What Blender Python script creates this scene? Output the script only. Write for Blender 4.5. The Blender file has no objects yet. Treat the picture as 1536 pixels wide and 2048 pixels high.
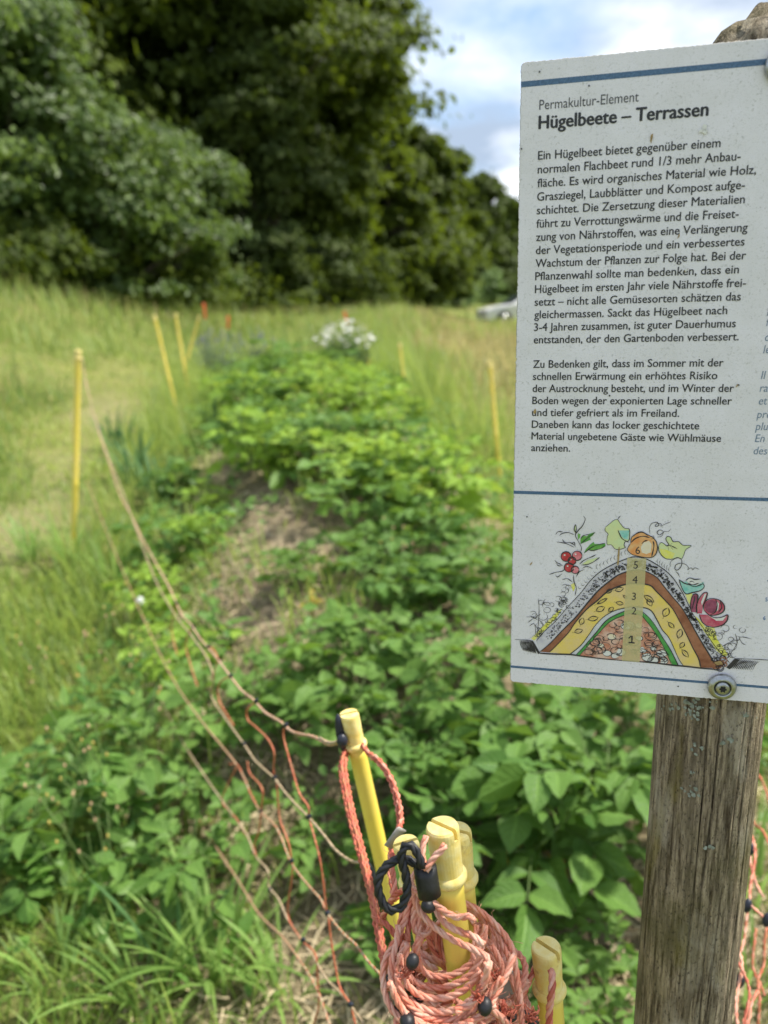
import bpy, bmesh, math, random
import numpy as np
from mathutils import Vector, Matrix

# ------------------------------------------------------------------ camera, sky, sun, exposure
S = bpy.context.scene
COL = S.collection
random.seed(7)
RNG = np.random.default_rng(11)
ZC = 1.38                    # eye height
FPX = 1538.0                 # focal length in photograph pixels (1536 x 2048)
M = np.array([[0.999675, 0.02551, 0.0], [-0.006381, 0.250072, -0.968206], [-0.024699, 0.967891, 0.250153]])
CAM = np.array([0.0, 0.0, ZC])
cd = bpy.data.cameras.new('camera'); cam = bpy.data.objects.new('camera', cd); COL.objects.link(cam)
mw = Matrix.Identity(4)
for i in range(3):
    for j in range(3): mw[i][j] = M[i][j]
mw[2][3] = ZC
cam.matrix_world = mw
cd.sensor_fit = 'VERTICAL'; cd.sensor_height = 36.0; cd.lens = 36.0 * FPX / 2048.0
cd.clip_start = 0.02; cd.clip_end = 3000
cd.dof.use_dof = True; cd.dof.focus_distance = 0.545; cd.dof.aperture_fstop = 5.4
S.camera = cam

SKY_SEED = 5.2
SUN_EL, SUN_AZ = math.radians(60), math.radians(78)   # azimuth clockwise from +Y (ahead), to the right
world = bpy.data.worlds.new('World'); S.world = world; world.use_nodes = True
nt = world.node_tree; nt.nodes.clear()
def WN(t, **k):
    n = nt.nodes.new(t)
    for a, b in k.items(): setattr(n, a, b)
    return n
wo = WN('ShaderNodeOutputWorld'); bg = WN('ShaderNodeBackground'); bg.inputs[1].default_value = 0.12
sky = WN('ShaderNodeTexSky', sky_type='NISHITA', sun_disc=False)
sky.sun_elevation = SUN_EL; sky.sun_rotation = SUN_AZ; sky.air_density = 1.0; sky.dust_density = 0.7
tc = WN('ShaderNodeTexCoord'); sep = WN('ShaderNodeSeparateXYZ'); nt.links.new(tc.outputs['Generated'], sep.inputs[0])
def WM(op, a, b, clamp=False):
    n = WN('ShaderNodeMath', operation=op, use_clamp=clamp)
    for i, v in enumerate((a, b)):
        if isinstance(v, (int, float)): n.inputs[i].default_value = v
        else: nt.links.new(v, n.inputs[i])
    return n.outputs[0]
den = WM('ADD', WM('MAXIMUM', sep.outputs[2], 0.0), 0.28)
cmb = WN('ShaderNodeCombineXYZ')
nt.links.new(WM('DIVIDE', sep.outputs[0], den), cmb.inputs[0]); nt.links.new(WM('DIVIDE', sep.outputs[1], den), cmb.inputs[1])
cmb.inputs[2].default_value = SKY_SEED
n1 = WN('ShaderNodeTexNoise'); n1.inputs['Scale'].default_value = 2.3; n1.inputs['Detail'].default_value = 7; n1.inputs['Roughness'].default_value = 0.55
n2 = WN('ShaderNodeTexNoise'); n2.inputs['Scale'].default_value = 3.7; n2.inputs['Detail'].default_value = 5
nt.links.new(cmb.outputs[0], n1.inputs[0]); nt.links.new(cmb.outputs[0], n2.inputs[0])
cr = WN('ShaderNodeValToRGB'); cr.color_ramp.elements[0].position = 0.30; cr.color_ramp.elements[1].position = 0.56
nt.links.new(n1.outputs[0], cr.inputs[0])
cc = WN('ShaderNodeValToRGB'); e = cc.color_ramp.elements
e[0].position = 0.40; e[0].color = (2.5, 3.1, 4.0, 1); e[1].position = 0.70; e[1].color = (7.0, 7.3, 7.8, 1)
nt.links.new(n2.outputs[0], cc.inputs[0])
mx = WN('ShaderNodeMix', data_type='RGBA')
nt.links.new(cr.outputs[0], mx.inputs[0]); nt.links.new(sky.outputs[0], mx.inputs[6]); nt.links.new(cc.outputs[0], mx.inputs[7])
nt.links.new(mx.outputs[2], bg.inputs[0]); nt.links.new(bg.outputs[0], wo.inputs[0])

sd = bpy.data.lights.new('sun', 'SUN'); sun = bpy.data.objects.new('sun', sd); COL.objects.link(sun)
sd.energy = 4.4; sd.angle = math.radians(6); sd.color = (1.0, 0.95, 0.86)
sv = Vector((math.sin(SUN_AZ) * math.cos(SUN_EL), math.cos(SUN_AZ) * math.cos(SUN_EL), math.sin(SUN_EL)))
sun.rotation_euler = sv.to_track_quat('Z', 'Y').to_euler()
S.view_settings.view_transform = 'Standard'; S.view_settings.look = 'None'
S.view_settings.exposure = 0.78; S.view_settings.gamma = 1.0
S.render.engine = 'CYCLES'
S.cycles.max_bounces = 6; S.cycles.diffuse_bounces = 3; S.cycles.glossy_bounces = 2; S.cycles.transmission_bounces = 3
S.cycles.transparent_max_bounces = 6; S.cycles.use_denoising = True
S.cycles.caustics_reflective = False; S.cycles.caustics_refractive = False

# ------------------------------------------------------------------ helpers
def ray(px, py): return M @ np.array([(px - 768) / FPX, -(py - 1024) / FPX, -1.0])
def at(px, py, Y):
    r = ray(px, py); return CAM + r * (Y / r[1])
def at_depth(px, py, d): return CAM + ray(px, py) * d
def smooth(t):
    t = np.clip(t, 0, 1); return t * t * (3 - 2 * t)
BY = np.array([-400, -5, 0.8, 2, 4, 8, 15, 30, 60, 150, 400]); BZ = np.array([-2, -.05, 0, .08, .28, .58, .98, 1.52, 2.6, 4.5, 7])
def bed_center(y): return 0.12 - 0.145 * (np.asarray(y) - 1.5)
def mound(x, y):
    d = np.abs(x - bed_center(y)) / 0.66
    return 0.28 * smooth((y - 1.25) / 1.0) * smooth((9.4 - y) / 2.2) * np.exp(-d ** 3)
def gz(x, y):
    x = np.asarray(x, float); y = np.asarray(y, float)
    z = np.interp(y, BY, BZ)
    r = smooth((x / np.maximum(np.abs(y), 1) - 0.01) / 0.14) * smooth((y - 7) / 14)
    z = z - r * 0.55 * smooth((60 - y) / 20)
    z = z - r * 0.45 * np.exp(-((y - 34) / 4.5) ** 2)
    z = z + 1.2 * smooth((-x - 1.9 - 0.05 * y) / 4.5) * smooth((y - 2.5) / 7)
    z = z + mound(x, y)
    z = z + 0.018 * np.sin(x * 2.7 + 1.1 * y) * np.cos(y * 2.1 - x) * smooth((60 - y) / 20)
    return z
def gp(px, py):
    r = ray(px, py); t = 0.5
    for _ in range(4000):
        p = CAM + r * t
        if p[2] <= gz(p[0], p[1]): break
        t += 0.01 if t < 12 else 0.05
    return p

def tag(o, label=None, cat=None, group=None, kind=None):
    if label: o['label'] = label
    if cat: o['category'] = cat
    if group: o['group'] = group
    if kind: o['kind'] = kind
    return o
def thing(name, loc, label, cat, group=None, rz=0.0):
    o = bpy.data.objects.new(name, None); COL.objects.link(o)
    o.location = tuple(float(v) for v in loc); o.rotation_euler = (0, 0, rz); o.empty_display_size = 0.1
    return tag(o, label, cat, group)
def mesh(name, V, F, mats, mi=None, smooth_=True, uv=None, rnd=None):
    me = bpy.data.meshes.new(name)
    V = np.asarray(V, float).reshape(-1, 3)
    me.from_pydata(V.tolist(), [], F.tolist() if isinstance(F, np.ndarray) else F)
    for m in (mats if isinstance(mats, (list, tuple)) else [mats]): me.materials.append(m)
    n = len(me.polygons)
    if mi is not None: me.polygons.foreach_set('material_index', np.asarray(mi, dtype=np.int32))
    if smooth_: me.polygons.foreach_set('use_smooth', np.ones(n, dtype=bool))
    if uv is not None:                       # one uv per vertex
        l = me.uv_layers.new(name='UVMap'); vi = np.empty(len(me.loops), dtype=np.int32)
        me.loops.foreach_get('vertex_index', vi); l.data.foreach_set('uv', np.asarray(uv, dtype=np.float32)[vi].ravel())
    if rnd is not None:
        a = me.attributes.new('rnd', 'FLOAT', 'POINT'); a.data.foreach_set('value', np.asarray(rnd, dtype=np.float32))
    me.update()
    return me
def link(name, me, parent=None, loc=None):
    o = bpy.data.objects.new(name, me); COL.objects.link(o)
    if parent is not None: o.parent = parent
    if loc is not None: o.location = tuple(float(v) for v in loc)
    return o
def obj(name, V, F, mats, parent=None, **k): return link(name, mesh(name, V, F, mats, **k), parent)
def dup(root, loc, rz, sc=1.0, label=None, group=None):
    r = root.copy(); COL.objects.link(r); r.location = tuple(float(v) for v in loc); r.rotation_euler = (0, 0, rz); r.scale = (sc,) * 3
    if label: r['label'] = label
    if group: r['group'] = group
    for ch in list(root.children):
        c = ch.copy(); COL.objects.link(c); c.parent = r
        for g in list(ch.children):
            d = g.copy(); COL.objects.link(d); d.parent = c
    return r
class MB:                                       # collects pieces into one mesh
    def __init__(s): s.V = []; s.F = []; s.mi = []; s.n = 0
    def add(s, V, F, m=0):
        V = np.asarray(V, float).reshape(-1, 3)
        s.V.append(V)
        for f in F: s.F.append([int(i) + s.n for i in f]); s.mi.append(m)
        s.n += len(V)
    def lathe(s, prof, seg=32, origin=(0, 0, 0), basis=None, m=0, cap=True):
        B = np.eye(3) if basis is None else basis; V = []
        for r, z in prof:
            for k in range(seg):
                a = 2 * math.pi * k / seg; V.append(np.array([r * math.cos(a), r * math.sin(a), z]) @ B + origin)
        F = [[i * seg + k, i * seg + (k + 1) % seg, (i + 1) * seg + (k + 1) % seg, (i + 1) * seg + k] for i in range(len(prof) - 1) for k in range(seg)]
        if cap: F.append(list(range(seg))[::-1]); F.append([(len(prof) - 1) * seg + k for k in range(seg)])
        s.add(V, F, m)
    def build(s, name, mats, parent=None, **k):
        return obj(name, np.concatenate(s.V), s.F, mats, parent, mi=s.mi, **k)
def catmull(P, step):
    P = np.asarray(P, float); n = len(P)
    if n < 3:
        L = np.linalg.norm(P[1] - P[0]); k = max(2, int(L / step)); t = np.linspace(0, 1, k + 1)[:, None]
        return P[0] * (1 - t) + P[1] * t
    Q = np.vstack([2 * P[0] - P[1], P, 2 * P[-1] - P[-2]]); out = []
    for i in range(n - 1):
        a, b, c, d = Q[i:i + 4]; k = max(1, int(np.linalg.norm(c - b) / step))
        t = (np.arange(k) / k)[:, None]
        out.append(.5 * (2 * b + (c - a) * t + (2 * a - 5 * b + 4 * c - d) * t ** 2 + (3 * b - a - 3 * c + d) * t ** 3))
    out.append(P[-1:]); return np.concatenate(out)
def frames(P):
    T = np.gradient(P, axis=0); T /= np.linalg.norm(T, axis=1)[:, None] + 1e-12
    N = np.zeros_like(P); a = np.array([0.31, 0.12, 0.94]); a = a - T[0] * (a @ T[0]); N[0] = a / np.linalg.norm(a)
    for i in range(1, len(P)):
        v = N[i - 1] - T[i] * (N[i - 1] @ T[i]); N[i] = v / (np.linalg.norm(v) + 1e-12)
    return T, N, np.cross(T, N)
def tube_arrays(P, R, seg=6, cap=True):
    P = np.asarray(P, float); R = np.broadcast_to(np.asarray(R, float), (len(P),))
    T, N, B = frames(P); a = 2 * math.pi * np.arange(seg) / seg
    V = P[:, None, :] + R[:, None, None] * (np.cos(a)[None, :, None] * N[:, None, :] + np.sin(a)[None, :, None] * B[:, None, :])
    i = np.arange(len(P) - 1)[:, None] * seg; k = np.arange(seg)[None, :]; k2 = (k + 1) % seg
    F = np.stack([i + k, i + k2, i + seg + k2, i + seg + k], -1).reshape(-1, 4).tolist()
    if cap: F.append(list(range(seg))[::-1]); F.append([(len(P) - 1) * seg + q for q in range(seg)])
    return V.reshape(-1, 3), F
def tube(mb, P, R, seg=6, m=0): mb.add(*tube_arrays(P, R, seg), m)
def twisted(mb, P, r, pitch=0.016, ms=(0, 0, 1), step=0.0022, seg=5, flip=1):   # a rope laid of three strands
    P = catmull(P, step); T, N, B = frames(P)
    L = np.concatenate([[0], np.cumsum(np.linalg.norm(np.diff(P, axis=0), axis=1))])
    for k, m in enumerate(ms):
        a = flip * 2 * math.pi * L / pitch + 2 * math.pi * k / len(ms)
        tube(mb, P + 0.52 * r * (np.cos(a)[:, None] * N + np.sin(a)[:, None] * B), 0.56 * r, seg, m)
def ball(mb, c, rad, m=0, seg=12, rings=8, axis=None):
    V = []; c = np.asarray(c, float); rad = np.asarray(rad, float) * np.ones(3)
    Bm = np.eye(3)
    if axis is not None:
        z = np.asarray(axis, float); z = z / np.linalg.norm(z); x = np.cross(z, [0.2, 0.3, 0.9]); x /= np.linalg.norm(x); Bm = np.stack([x, np.cross(z, x), z])
    for i in range(rings + 1):
        t = math.pi * i / rings
        for k in range(seg):
            a = 2 * math.pi * k / seg
            V.append((np.array([math.sin(t) * math.cos(a), math.sin(t) * math.sin(a), math.cos(t)]) * rad) @ Bm + c)
    F = [[i * seg + k, (i + 1) * seg + k, (i + 1) * seg + (k + 1) % seg, i * seg + (k + 1) % seg] for i in range(rings) for k in range(seg)]
    mb.add(V, F, m)

# ------------------------------------------------------------------ materials
class NB:
    def __init__(s, name):
        s.m = bpy.data.materials.new(name); s.m.use_nodes = True; s.t = s.m.node_tree; s.t.nodes.clear()
        s.out = s.n('ShaderNodeOutputMaterial'); s.b = s.n('ShaderNodeBsdfPrincipled'); s.l(s.b.outputs[0], s.out.inputs[0])
    def n(s, t, **k):
        q = s.t.nodes.new(t)
        for a, b in k.items(): setattr(q, a, b)
        return q
    def l(s, a, b): s.t.links.new(a, b)
    def put(s, v, sock):
        if isinstance(v, (int, float)): sock.default_value = v
        elif isinstance(v, (tuple, list)): sock.default_value = tuple(v) + ((1,) if len(v) == 3 and sock.type == 'RGBA' else ())
        else: s.l(v, sock)
    def coord(s, scale=(1, 1, 1), which='Object'):
        t = s.n('ShaderNodeTexCoord'); m = s.n('ShaderNodeMapping'); m.inputs[3].default_value = scale
        s.l(t.outputs[which], m.inputs[0]); return m.outputs[0]
    def noise(s, co, scale, detail=4, rough=.55):
        q = s.n('ShaderNodeTexNoise'); s.l(co, q.inputs[0]); q.inputs['Scale'].default_value = scale
        q.inputs['Detail'].default_value = detail; q.inputs['Roughness'].default_value = rough; return q.outputs[0]
    def ramp(s, f, stops):
        q = s.n('ShaderNodeValToRGB'); e = q.color_ramp.elements
        while len(e) < len(stops): e.new(0.5)
        for el, (p, c) in zip(e, stops): el.position = p; el.color = (c, c, c, 1) if isinstance(c, (int, float)) else tuple(c) + (1,)
        s.l(f, q.inputs[0]); return q.outputs[0]
    def mix(s, f, a, b, blend='MIX'):
        q = s.n('ShaderNodeMix', data_type='RGBA', blend_type=blend)
        s.put(f, q.inputs[0]); s.put(a, q.inputs[6]); s.put(b, q.inputs[7]); return q.outputs[2]
    def math(s, op, a, b=0.0, c=0.0):
        q = s.n('ShaderNodeMath', operation=op); s.put(a, q.inputs[0]); s.put(b, q.inputs[1]); s.put(c, q.inputs[2]); return q.outputs[0]
    def bump(s, h, dist, strength=1.0):
        q = s.n('ShaderNodeBump'); q.inputs['Strength'].default_value = strength; q.inputs['Distance'].default_value = dist
        s.l(h, q.inputs['Height']); s.l(q.outputs[0], s.b.inputs['Normal']); return q.outputs[0]
    def col(s, c): s.put(c, s.b.inputs['Base Color'])
    def rough(s, v): s.put(v, s.b.inputs['Roughness'])
    def attr(s, name): return s.n('ShaderNodeAttribute', attribute_name=name).outputs['Fac']
    def objrnd(s): return s.n('ShaderNodeObjectInfo').outputs['Random']
    def translucent(s, fac, c, normal=None):
        q = s.n('ShaderNodeBsdfTranslucent'); s.put(c, q.inputs[0]); m = s.n('ShaderNodeMixShader'); m.inputs[0].default_value = fac
        if normal: s.l(normal, q.inputs[1])
        s.l(s.b.outputs[0], m.inputs[1]); s.l(q.outputs[0], m.inputs[2]); s.l(m.outputs[0], s.out.inputs[0])
def plain(name, c, rough=.6, var=.12, scale=30, spec=.4, metal=0.0, bump=0.0):
    b = NB(name); co = b.coord(); n = b.noise(co, scale, 5)
    c = np.array(c); b.col(b.ramp(n, [(.3, tuple(c * (1 - var))), (.7, tuple(np.minimum(c * (1 + var), 1)))]))
    b.rough(rough); b.b.inputs['Specular IOR Level'].default_value = spec; b.b.inputs['Metallic'].default_value = metal
    if bump: b.bump(n, bump)
    return b.m
def leafmat(name, dark, light, trans=.3, tcol=None, rough=.5, byobj=.35, veins=False, spec=.35):
    b = NB(name); r = b.attr('rnd'); o = b.objrnd()
    f = b.math('ADD', b.math('MULTIPLY', r, 1 - byobj), b.math('MULTIPLY', o, byobj))
    c = b.mix(f, dark, light); nrm = None
    if veins:
        t = b.n('ShaderNodeTexCoord'); sp = b.n('ShaderNodeSeparateXYZ'); b.l(t.outputs['UV'], sp.inputs[0])
        au = b.math('ABSOLUTE', b.math('SUBTRACT', sp.outputs[0], .5))
        lat = b.math('PINGPONG', b.math('SUBTRACT', b.math('MULTIPLY', sp.outputs[1], 6.5), b.math('MULTIPLY', au, 4.2)), 0.5)
        mid = b.ramp(au, [(.0, 1.0), (.045, 0.0)]); lv = b.ramp(lat, [(.0, 1.0), (.12, 0.0)])
        vv = b.math('MAXIMUM', mid, b.math('MULTIPLY', lv, .55))
        c = b.mix(b.math('MULTIPLY', vv, .55), c, tuple(min(1, q * 1.9 + .02) for q in light))
        nrm = b.bump(b.math('SUBTRACT', b.noise(b.coord(), 90, 2), b.math('MULTIPLY', vv, .9)), .0022, .8)
    b.col(c); b.rough(rough); b.b.inputs['Specular IOR Level'].default_value = spec
    b.translucent(trans, tcol or tuple(min(1, q * 2.1) for q in light), nrm)
    return b.m
MAT = {}
b = NB('yellow_plastic'); co = b.coord(); n = b.noise(b.coord((1, 1, .25)), 160, 5, .7); d = b.noise(b.coord((1, 1, .5)), 75, 6, .75); f = b.noise(co, 12, 3)
c = b.mix(b.ramp(f, [(.3, 0.0), (.7, 1.0)]), (.86, .66, .085), (.80, .62, .14)); c = b.mix(b.ramp(n, [(.60, 0.0), (.72, .35)]), c, (.62, .47, .16)); c = b.mix(b.ramp(d, [(.62, 0.0), (.72, .7)]), c, (.34, .25, .10))
b.col(c); b.rough(b.ramp(d, [(.3, .38), (.7, .6)])); b.bump(d, .0004); MAT['yellow'] = b.m
b = NB('faded_yellow_plastic'); co = b.coord(); n = b.noise(co, 140, 6); d = b.noise(co, 60, 6, .7)
c = b.mix(b.ramp(n, [(.35, 0.0), (.7, 1.0)]), (.84, .64, .17), (.90, .77, .35)); c = b.mix(b.ramp(d, [(.57, 0.0), (.70, .8)]), c, (.38, .26, .10))
b.col(c); b.rough(.55); b.bump(n, .0006); MAT['yellow_cap'] = b.m
def ropemat(name, c1, c2, c3=None):
    b = NB(name); co = b.coord(); n = b.noise(co, 75, 5, .65); f = b.noise(b.coord((1, 1, 1)), 900, 2)
    c = b.mix(b.ramp(n, [(.32, 0.0), (.68, 1.0)]), c1, c2); c = b.mix(b.math('MULTIPLY', f, .5), c, tuple(q * .62 for q in c1))
    b.col(c); b.rough(.62); b.bump(f, .0006, .7); return b.m
MAT['rope'] = ropemat('salmon_rope', (.75, .20, .11), (.85, .46, .33))
MAT['rope_pale'] = ropemat('bleached_rope', (.78, .29, .18), (.87, .58, .45))
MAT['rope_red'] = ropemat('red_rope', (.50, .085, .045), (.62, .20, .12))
MAT['rope_beige'] = ropemat('weathered_rope', (.42, .29, .16), (.54, .42, .27))
MAT['rope_orange'] = ropemat('orange_rope', (.52, .13, .05), (.54, .25, .12))
MAT['black'] = plain('black_rubber', (.012, .012, .014), .5, .3, 200, .5, bump=.0004)
MAT['navy'] = plain('dark_plastic_clip', (.02, .023, .035), .4, .2, 100)
MAT['grey_tag'] = plain('grey_plastic', (.36, .34, .31), .5, .12, 80)
MAT['orange'] = plain('orange_plastic', (.72, .10, .03), .5, .1, 20)
# ------------------------------------------------------------------ the information sign (post, panel, printing, screws)
SH = np.array([.970534, -.240966, 0.0]); SN = np.array([-.240966, -.970534, 0.0]); SU = np.array([0, 0, 1.0])
ST = np.array([.091983, .530006, ZC - .271814])
PC = np.array([.246867, .534769])
def sign_uv(px, py):
    r = ray(px, py); t = ((ST - CAM) @ SN) / (r @ SN); q = CAM + r * t - ST
    return np.array([q @ SH, q @ SU])
PZ = float(gz(*PC))
sign = thing('information_sign', (PC[0], PC[1], PZ), 'white weathered notice board with German text and mound drawing on a wooden post', 'sign')
# wooden post
b = NB('weathered_post_wood'); co = b.coord((1, 1, .07)); g1 = b.noise(co, 330, 7, .7); g2 = b.noise(b.coord((1, 1, .18)), 120, 6, .7); n0 = b.noise(b.coord(), 9, 5, .6); n3 = b.noise(b.coord((1, 1, .5)), 520, 4, .75); n5 = b.noise(b.coord((1, 1, .35)), 34, 5, .6)
c = b.mix(b.ramp(g1, [(.40, 0.0), (.60, 1.0)]), (.085, .060, .037), (.52, .42, .29))
c = b.mix(b.ramp(g2, [(.46, 0.0), (.60, .75)]), c, (.18, .145, .10))
c = b.mix(b.ramp(n5, [(.54, 0.0), (.64, .7)]), c, (.50, .44, .345))
c = b.mix(b.ramp(n0, [(.48, 0.0), (.64, .5)]), c, (.12, .115, .03))
c = b.mix(b.ramp(b.noise(b.coord((1, 1, .3)), 26, 4), [(.60, 0.0), (.70, .55)]), c, (.24, .20, .045))
c = b.mix(b.ramp(n3, [(.32, .8), (.46, 0.0)]), c, (.022, .017, .012))
b.col(c); b.rough(.85); b.b.inputs['Specular IOR Level'].default_value = .2
b.bump(b.math('ADD', g1, b.math('MULTIPLY', n3, .8)), .0035, 1.0)
MAT['post'] = b.m
r_ = ray(1490, 14); zt = float(CAM[2] + r_[2] * (.574 / math.hypot(r_[0], r_[1]))) - PZ           # height of the post top above the ground
seg = 320; zs = np.concatenate([[-.3], np.linspace(0, zt - .045, 150), zt - .045 + .045 * np.array([.3, .55, .75, .9, 1.0])])
rr = np.concatenate([np.ones(151), [.98, .93, .85, .72, .50]])
V = []; crack = [(1.1, .02), (4.25, .014), (4.62, .016), (4.98, .013), (5.3, .012), (3.9, .012), (2.4, .02), (.3, .016), (5.8, .015), (3.6, .012), (4.45, .010), (4.8, .011), (5.15, .010), (3.3, .014)]
prng = np.random.default_rng(5); wob = prng.normal(0, 1, (seg, 3)); 
for i, (z, q) in enumerate(zip(zs, rr)):
    for k in range(seg):
        a = 2 * math.pi * k / seg
        r = .0382 * q * (1 + .012 * math.sin(2 * a + z * 2) + .008 * math.sin(3 * a - z * 5 + 1) + .004 * math.sin(17 * a + 3 * math.sin(z * 9)) + .004 * math.sin(29 * a + 4 * math.sin(z * 7 + 1)))
        for j, (ca, w) in enumerate(crack):
            d = (a - ca - .045 * math.sin(z * (6 + j) + j) + math.pi) % (2 * math.pi) - math.pi
            r -= .0033 * math.exp(-(d / w) ** 2 / .5) * max(0, .35 + math.sin(z * (4.3 + j * .7) + j * 2.1))
        ztop = z + (.012 * math.cos(a - .6) + .004 * math.sin(5 * a) if i > 150 else 0)
        V.append((r * math.cos(a), r * math.sin(a), ztop))
F = [[i * seg + k, i * seg + (k + 1) % seg, (i + 1) * seg + (k + 1) % seg, (i + 1) * seg + k] for i in range(len(zs) - 1) for k in range(seg)] + [[(len(zs) - 1) * seg + k for k in range(seg)]]
post = obj('wooden_post', V, F, MAT['post'], sign)
# lichen crusts on the post
b = NB('lichen'); n = b.noise(b.coord(), 300, 4); b.col(b.ramp(n, [(.3, (.16, .18, .14)), (.7, (.34, .37, .32))])); b.rough(.9); MAT['lichen'] = b.m
def post_surface(px, py):
    r = ray(px, py); A = r[0] ** 2 + r[1] ** 2; B = -2 * (r[0] * PC[0] + r[1] * PC[1]); C = PC @ PC - .0382 ** 2
    D = B * B - 4 * A * C
    if D < 0: return None
    p = CAM + r * ((-B - math.sqrt(D)) / (2 * A)); return p - np.array([PC[0], PC[1], PZ])
for (lx, ly, s, n) in ((1375, 1410, 20, 60), (1395, 1432, 9, 12), (1376, 1584, 12, 22), (1456, 1478, 8, 14), (1425, 1695, 6, 8), (1398, 1500, 9, 10), (1384, 1545, 4, 6), (1465, 60, 22, 70), (1458, 42, 14, 30), (1500, 1430, 10, 9)):
    lv = MB()
    for _ in range(int(n * .6)):
        q = post_surface(lx + RNG.normal(0, s), ly + RNG.normal(0, s * .55))
        if q is None or q[2] > zt - .03: continue
        nrm = np.array([q[0], q[1], 0]) / .0382; t1 = np.array([-nrm[1], nrm[0], 0]); k = 7; a0 = RNG.uniform(0, 6); R = RNG.uniform(.0006, .0019)
        rad = R * RNG.uniform(.6, 1.3, k); hh = RNG.uniform(.0004, .0012)
        P = [q + nrm * (hh * .5 + RNG.uniform(0, hh)) + (math.cos(a0 + 6.283 * i / k) * t1 + math.sin(a0 + 6.283 * i / k) * SU) * rad[i] for i in range(k)]
        lv.add(P + [q + nrm * (.0003 + hh * .6)], [[i, (i + 1) % k, k] for i in range(k)])
    if lv.n: lv.build('lichen', MAT['lichen'], post)
# the panel
b = NB('printed_white_panel'); co = b.coord(); n1_ = b.noise(co, 520, 3, .7); n2_ = b.noise(co, 26, 6, .65); n3_ = b.noise(co, 1500, 2, .6); n4_ = b.noise(co, 90, 5, .7)
c = b.mix(b.ramp(n2_, [(.36, 0.0), (.70, 1.0)]), (.83, .80, .86), (.74, .715, .74))
c = b.mix(b.math('MULTIPLY', b.ramp(n1_, [(.54, 0.0), (.68, 1.0)]), b.ramp(n4_, [(.42, .08), (.66, .8)])), c, (.36, .35, .33))
c = b.mix(b.ramp(n3_, [(.58, 0.0), (.70, .4)]), c, (.42, .42, .40))
c = b.mix(b.ramp(b.noise(b.coord((1, .45, 1)), 40, 5, .7), [(.68, 0.0), (.80, .4)]), c, (.52, .47, .36))
b.col(c); b.rough(b.ramp(n4_, [(.3, .42), (.7, .6)])); b.b.inputs['Specular IOR Level'].default_value = .35; b.bump(n3_, .0003, .5)
MAT['panel'] = b.m
W, H, TH = .594, .42, .003
mb = MB(); rad = .0025; out = []
for (cx, cy, a0) in ((W - rad, rad, -90), (W - rad, H - rad, 0), (rad, H - rad, 90), (rad, rad, 180)):
    for k in range(5):
        a = math.radians(a0 + 22.5 * k); out.append((cx + rad * math.cos(a), cy + rad * math.sin(a)))
erng = np.random.default_rng(3); dense = []
for i in range(len(out)):
    p, q = np.array(out[i]), np.array(out[(i + 1) % len(out)]); m_ = max(1, int(np.linalg.norm(q - p) / .0012))
    for k in range(m_): dense.append(p + (q - p) * k / m_ + (erng.normal(0, .00013, 2) if m_ > 3 else 0))
n = len(dense); o3 = np.array(dense)
cen = o3.mean(0); inner = o3 + (cen - o3) / np.linalg.norm(cen - o3, axis=1)[:, None] * .0005
V = [(x, y, 0) for x, y in inner] + [(x, y, -.0005) for x, y in o3] + [(x, y, -TH) for x, y in o3]
F = [list(range(n)), [2 * n + k for k in range(n)][::-1]] + [[j * n + k, (j + 1) * n + k, (j + 1) * n + (k + 1) % n, j * n + (k + 1) % n] for j in (0, 1) for k in range(n)]
MAT['panel_edge'] = plain('panel_edge', (.42, .40, .36), .7, .35, 400)
panel = obj('panel', V, F, [MAT['panel'], MAT['panel_edge']], sign, mi=[0, 0] + [1] * (2 * n), smooth_=False)
pm = Matrix.Identity(4)
for i in range(3): pm[i][0] = SH[i]; pm[i][1] = SU[i]; pm[i][2] = SN[i]
off = ST - np.array([PC[0], PC[1], PZ])
for i in range(3): pm[i][3] = off[i]
panel.matrix_local = pm
# printing: text meshes
def ink(name, c):
    b = NB(name); n = b.noise(b.coord(), 700, 3, .7); c = np.array(c)
    b.col(b.ramp(n, [(.40, tuple(c)), (.66, tuple(c * 1.5 + .012)), (.74, tuple(c * .5 + .20))])); b.rough(.5); return b.m
MAT['ink'] = ink('black_ink', (.017, .017, .020)); MAT['ink_light'] = ink('dark_grey_ink', (.05, .05, .056))
MAT['ink_blue'] = ink('slate_blue_ink', (.135, .19, .27)); MAT['rule'] = ink('blue_rule_ink', (.055, .115, .21)); MAT['legend'] = ink('legend_blue_ink', (.07, .16, .33))
def glyphs(s):
    cu = bpy.data.curves.new('text', 'FONT'); cu.body = s; cu.size = 1.0; cu.resolution_u = 3
    o = bpy.data.objects.new('text', cu); COL.objects.link(o)
    dg = bpy.context.evaluated_depsgraph_get(); me = bpy.data.meshes.new_from_object(o.evaluated_get(dg))
    V = np.array([v.co[:] for v in me.vertices]).reshape(-1, 3); F = [list(p.vertices) for p in me.polygons]
    bpy.data.objects.remove(o); bpy.data.meshes.remove(me); bpy.data.curves.remove(cu); return V, F
CAPV, _ = glyphs('E'); CAP = CAPV[:, 1].max()
def put(mb, s, u, v, cap, width=None, bold=0.0, z=.00015, wscale=.86, slant=0.0):
    V, F = glyphs(s); k = cap / CAP; x0 = V[:, 0].min(); w = V[:, 0].max() - x0
    kx = width / w if width else k * wscale
    X = (V[:, 0] - x0) * kx + u + slant * V[:, 1] * k
    for i, (dx, dy) in enumerate(((0, 0),) if not bold else ((-bold, 0), (bold, 0), (0, bold * .6), (0, -bold * .6))):   # heavier strokes: shifted layers of ink
        mb.add(np.stack([X + dx, V[:, 1] * k + v + dy, np.full(len(V), z + i * .00003)], 1), F)
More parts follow.
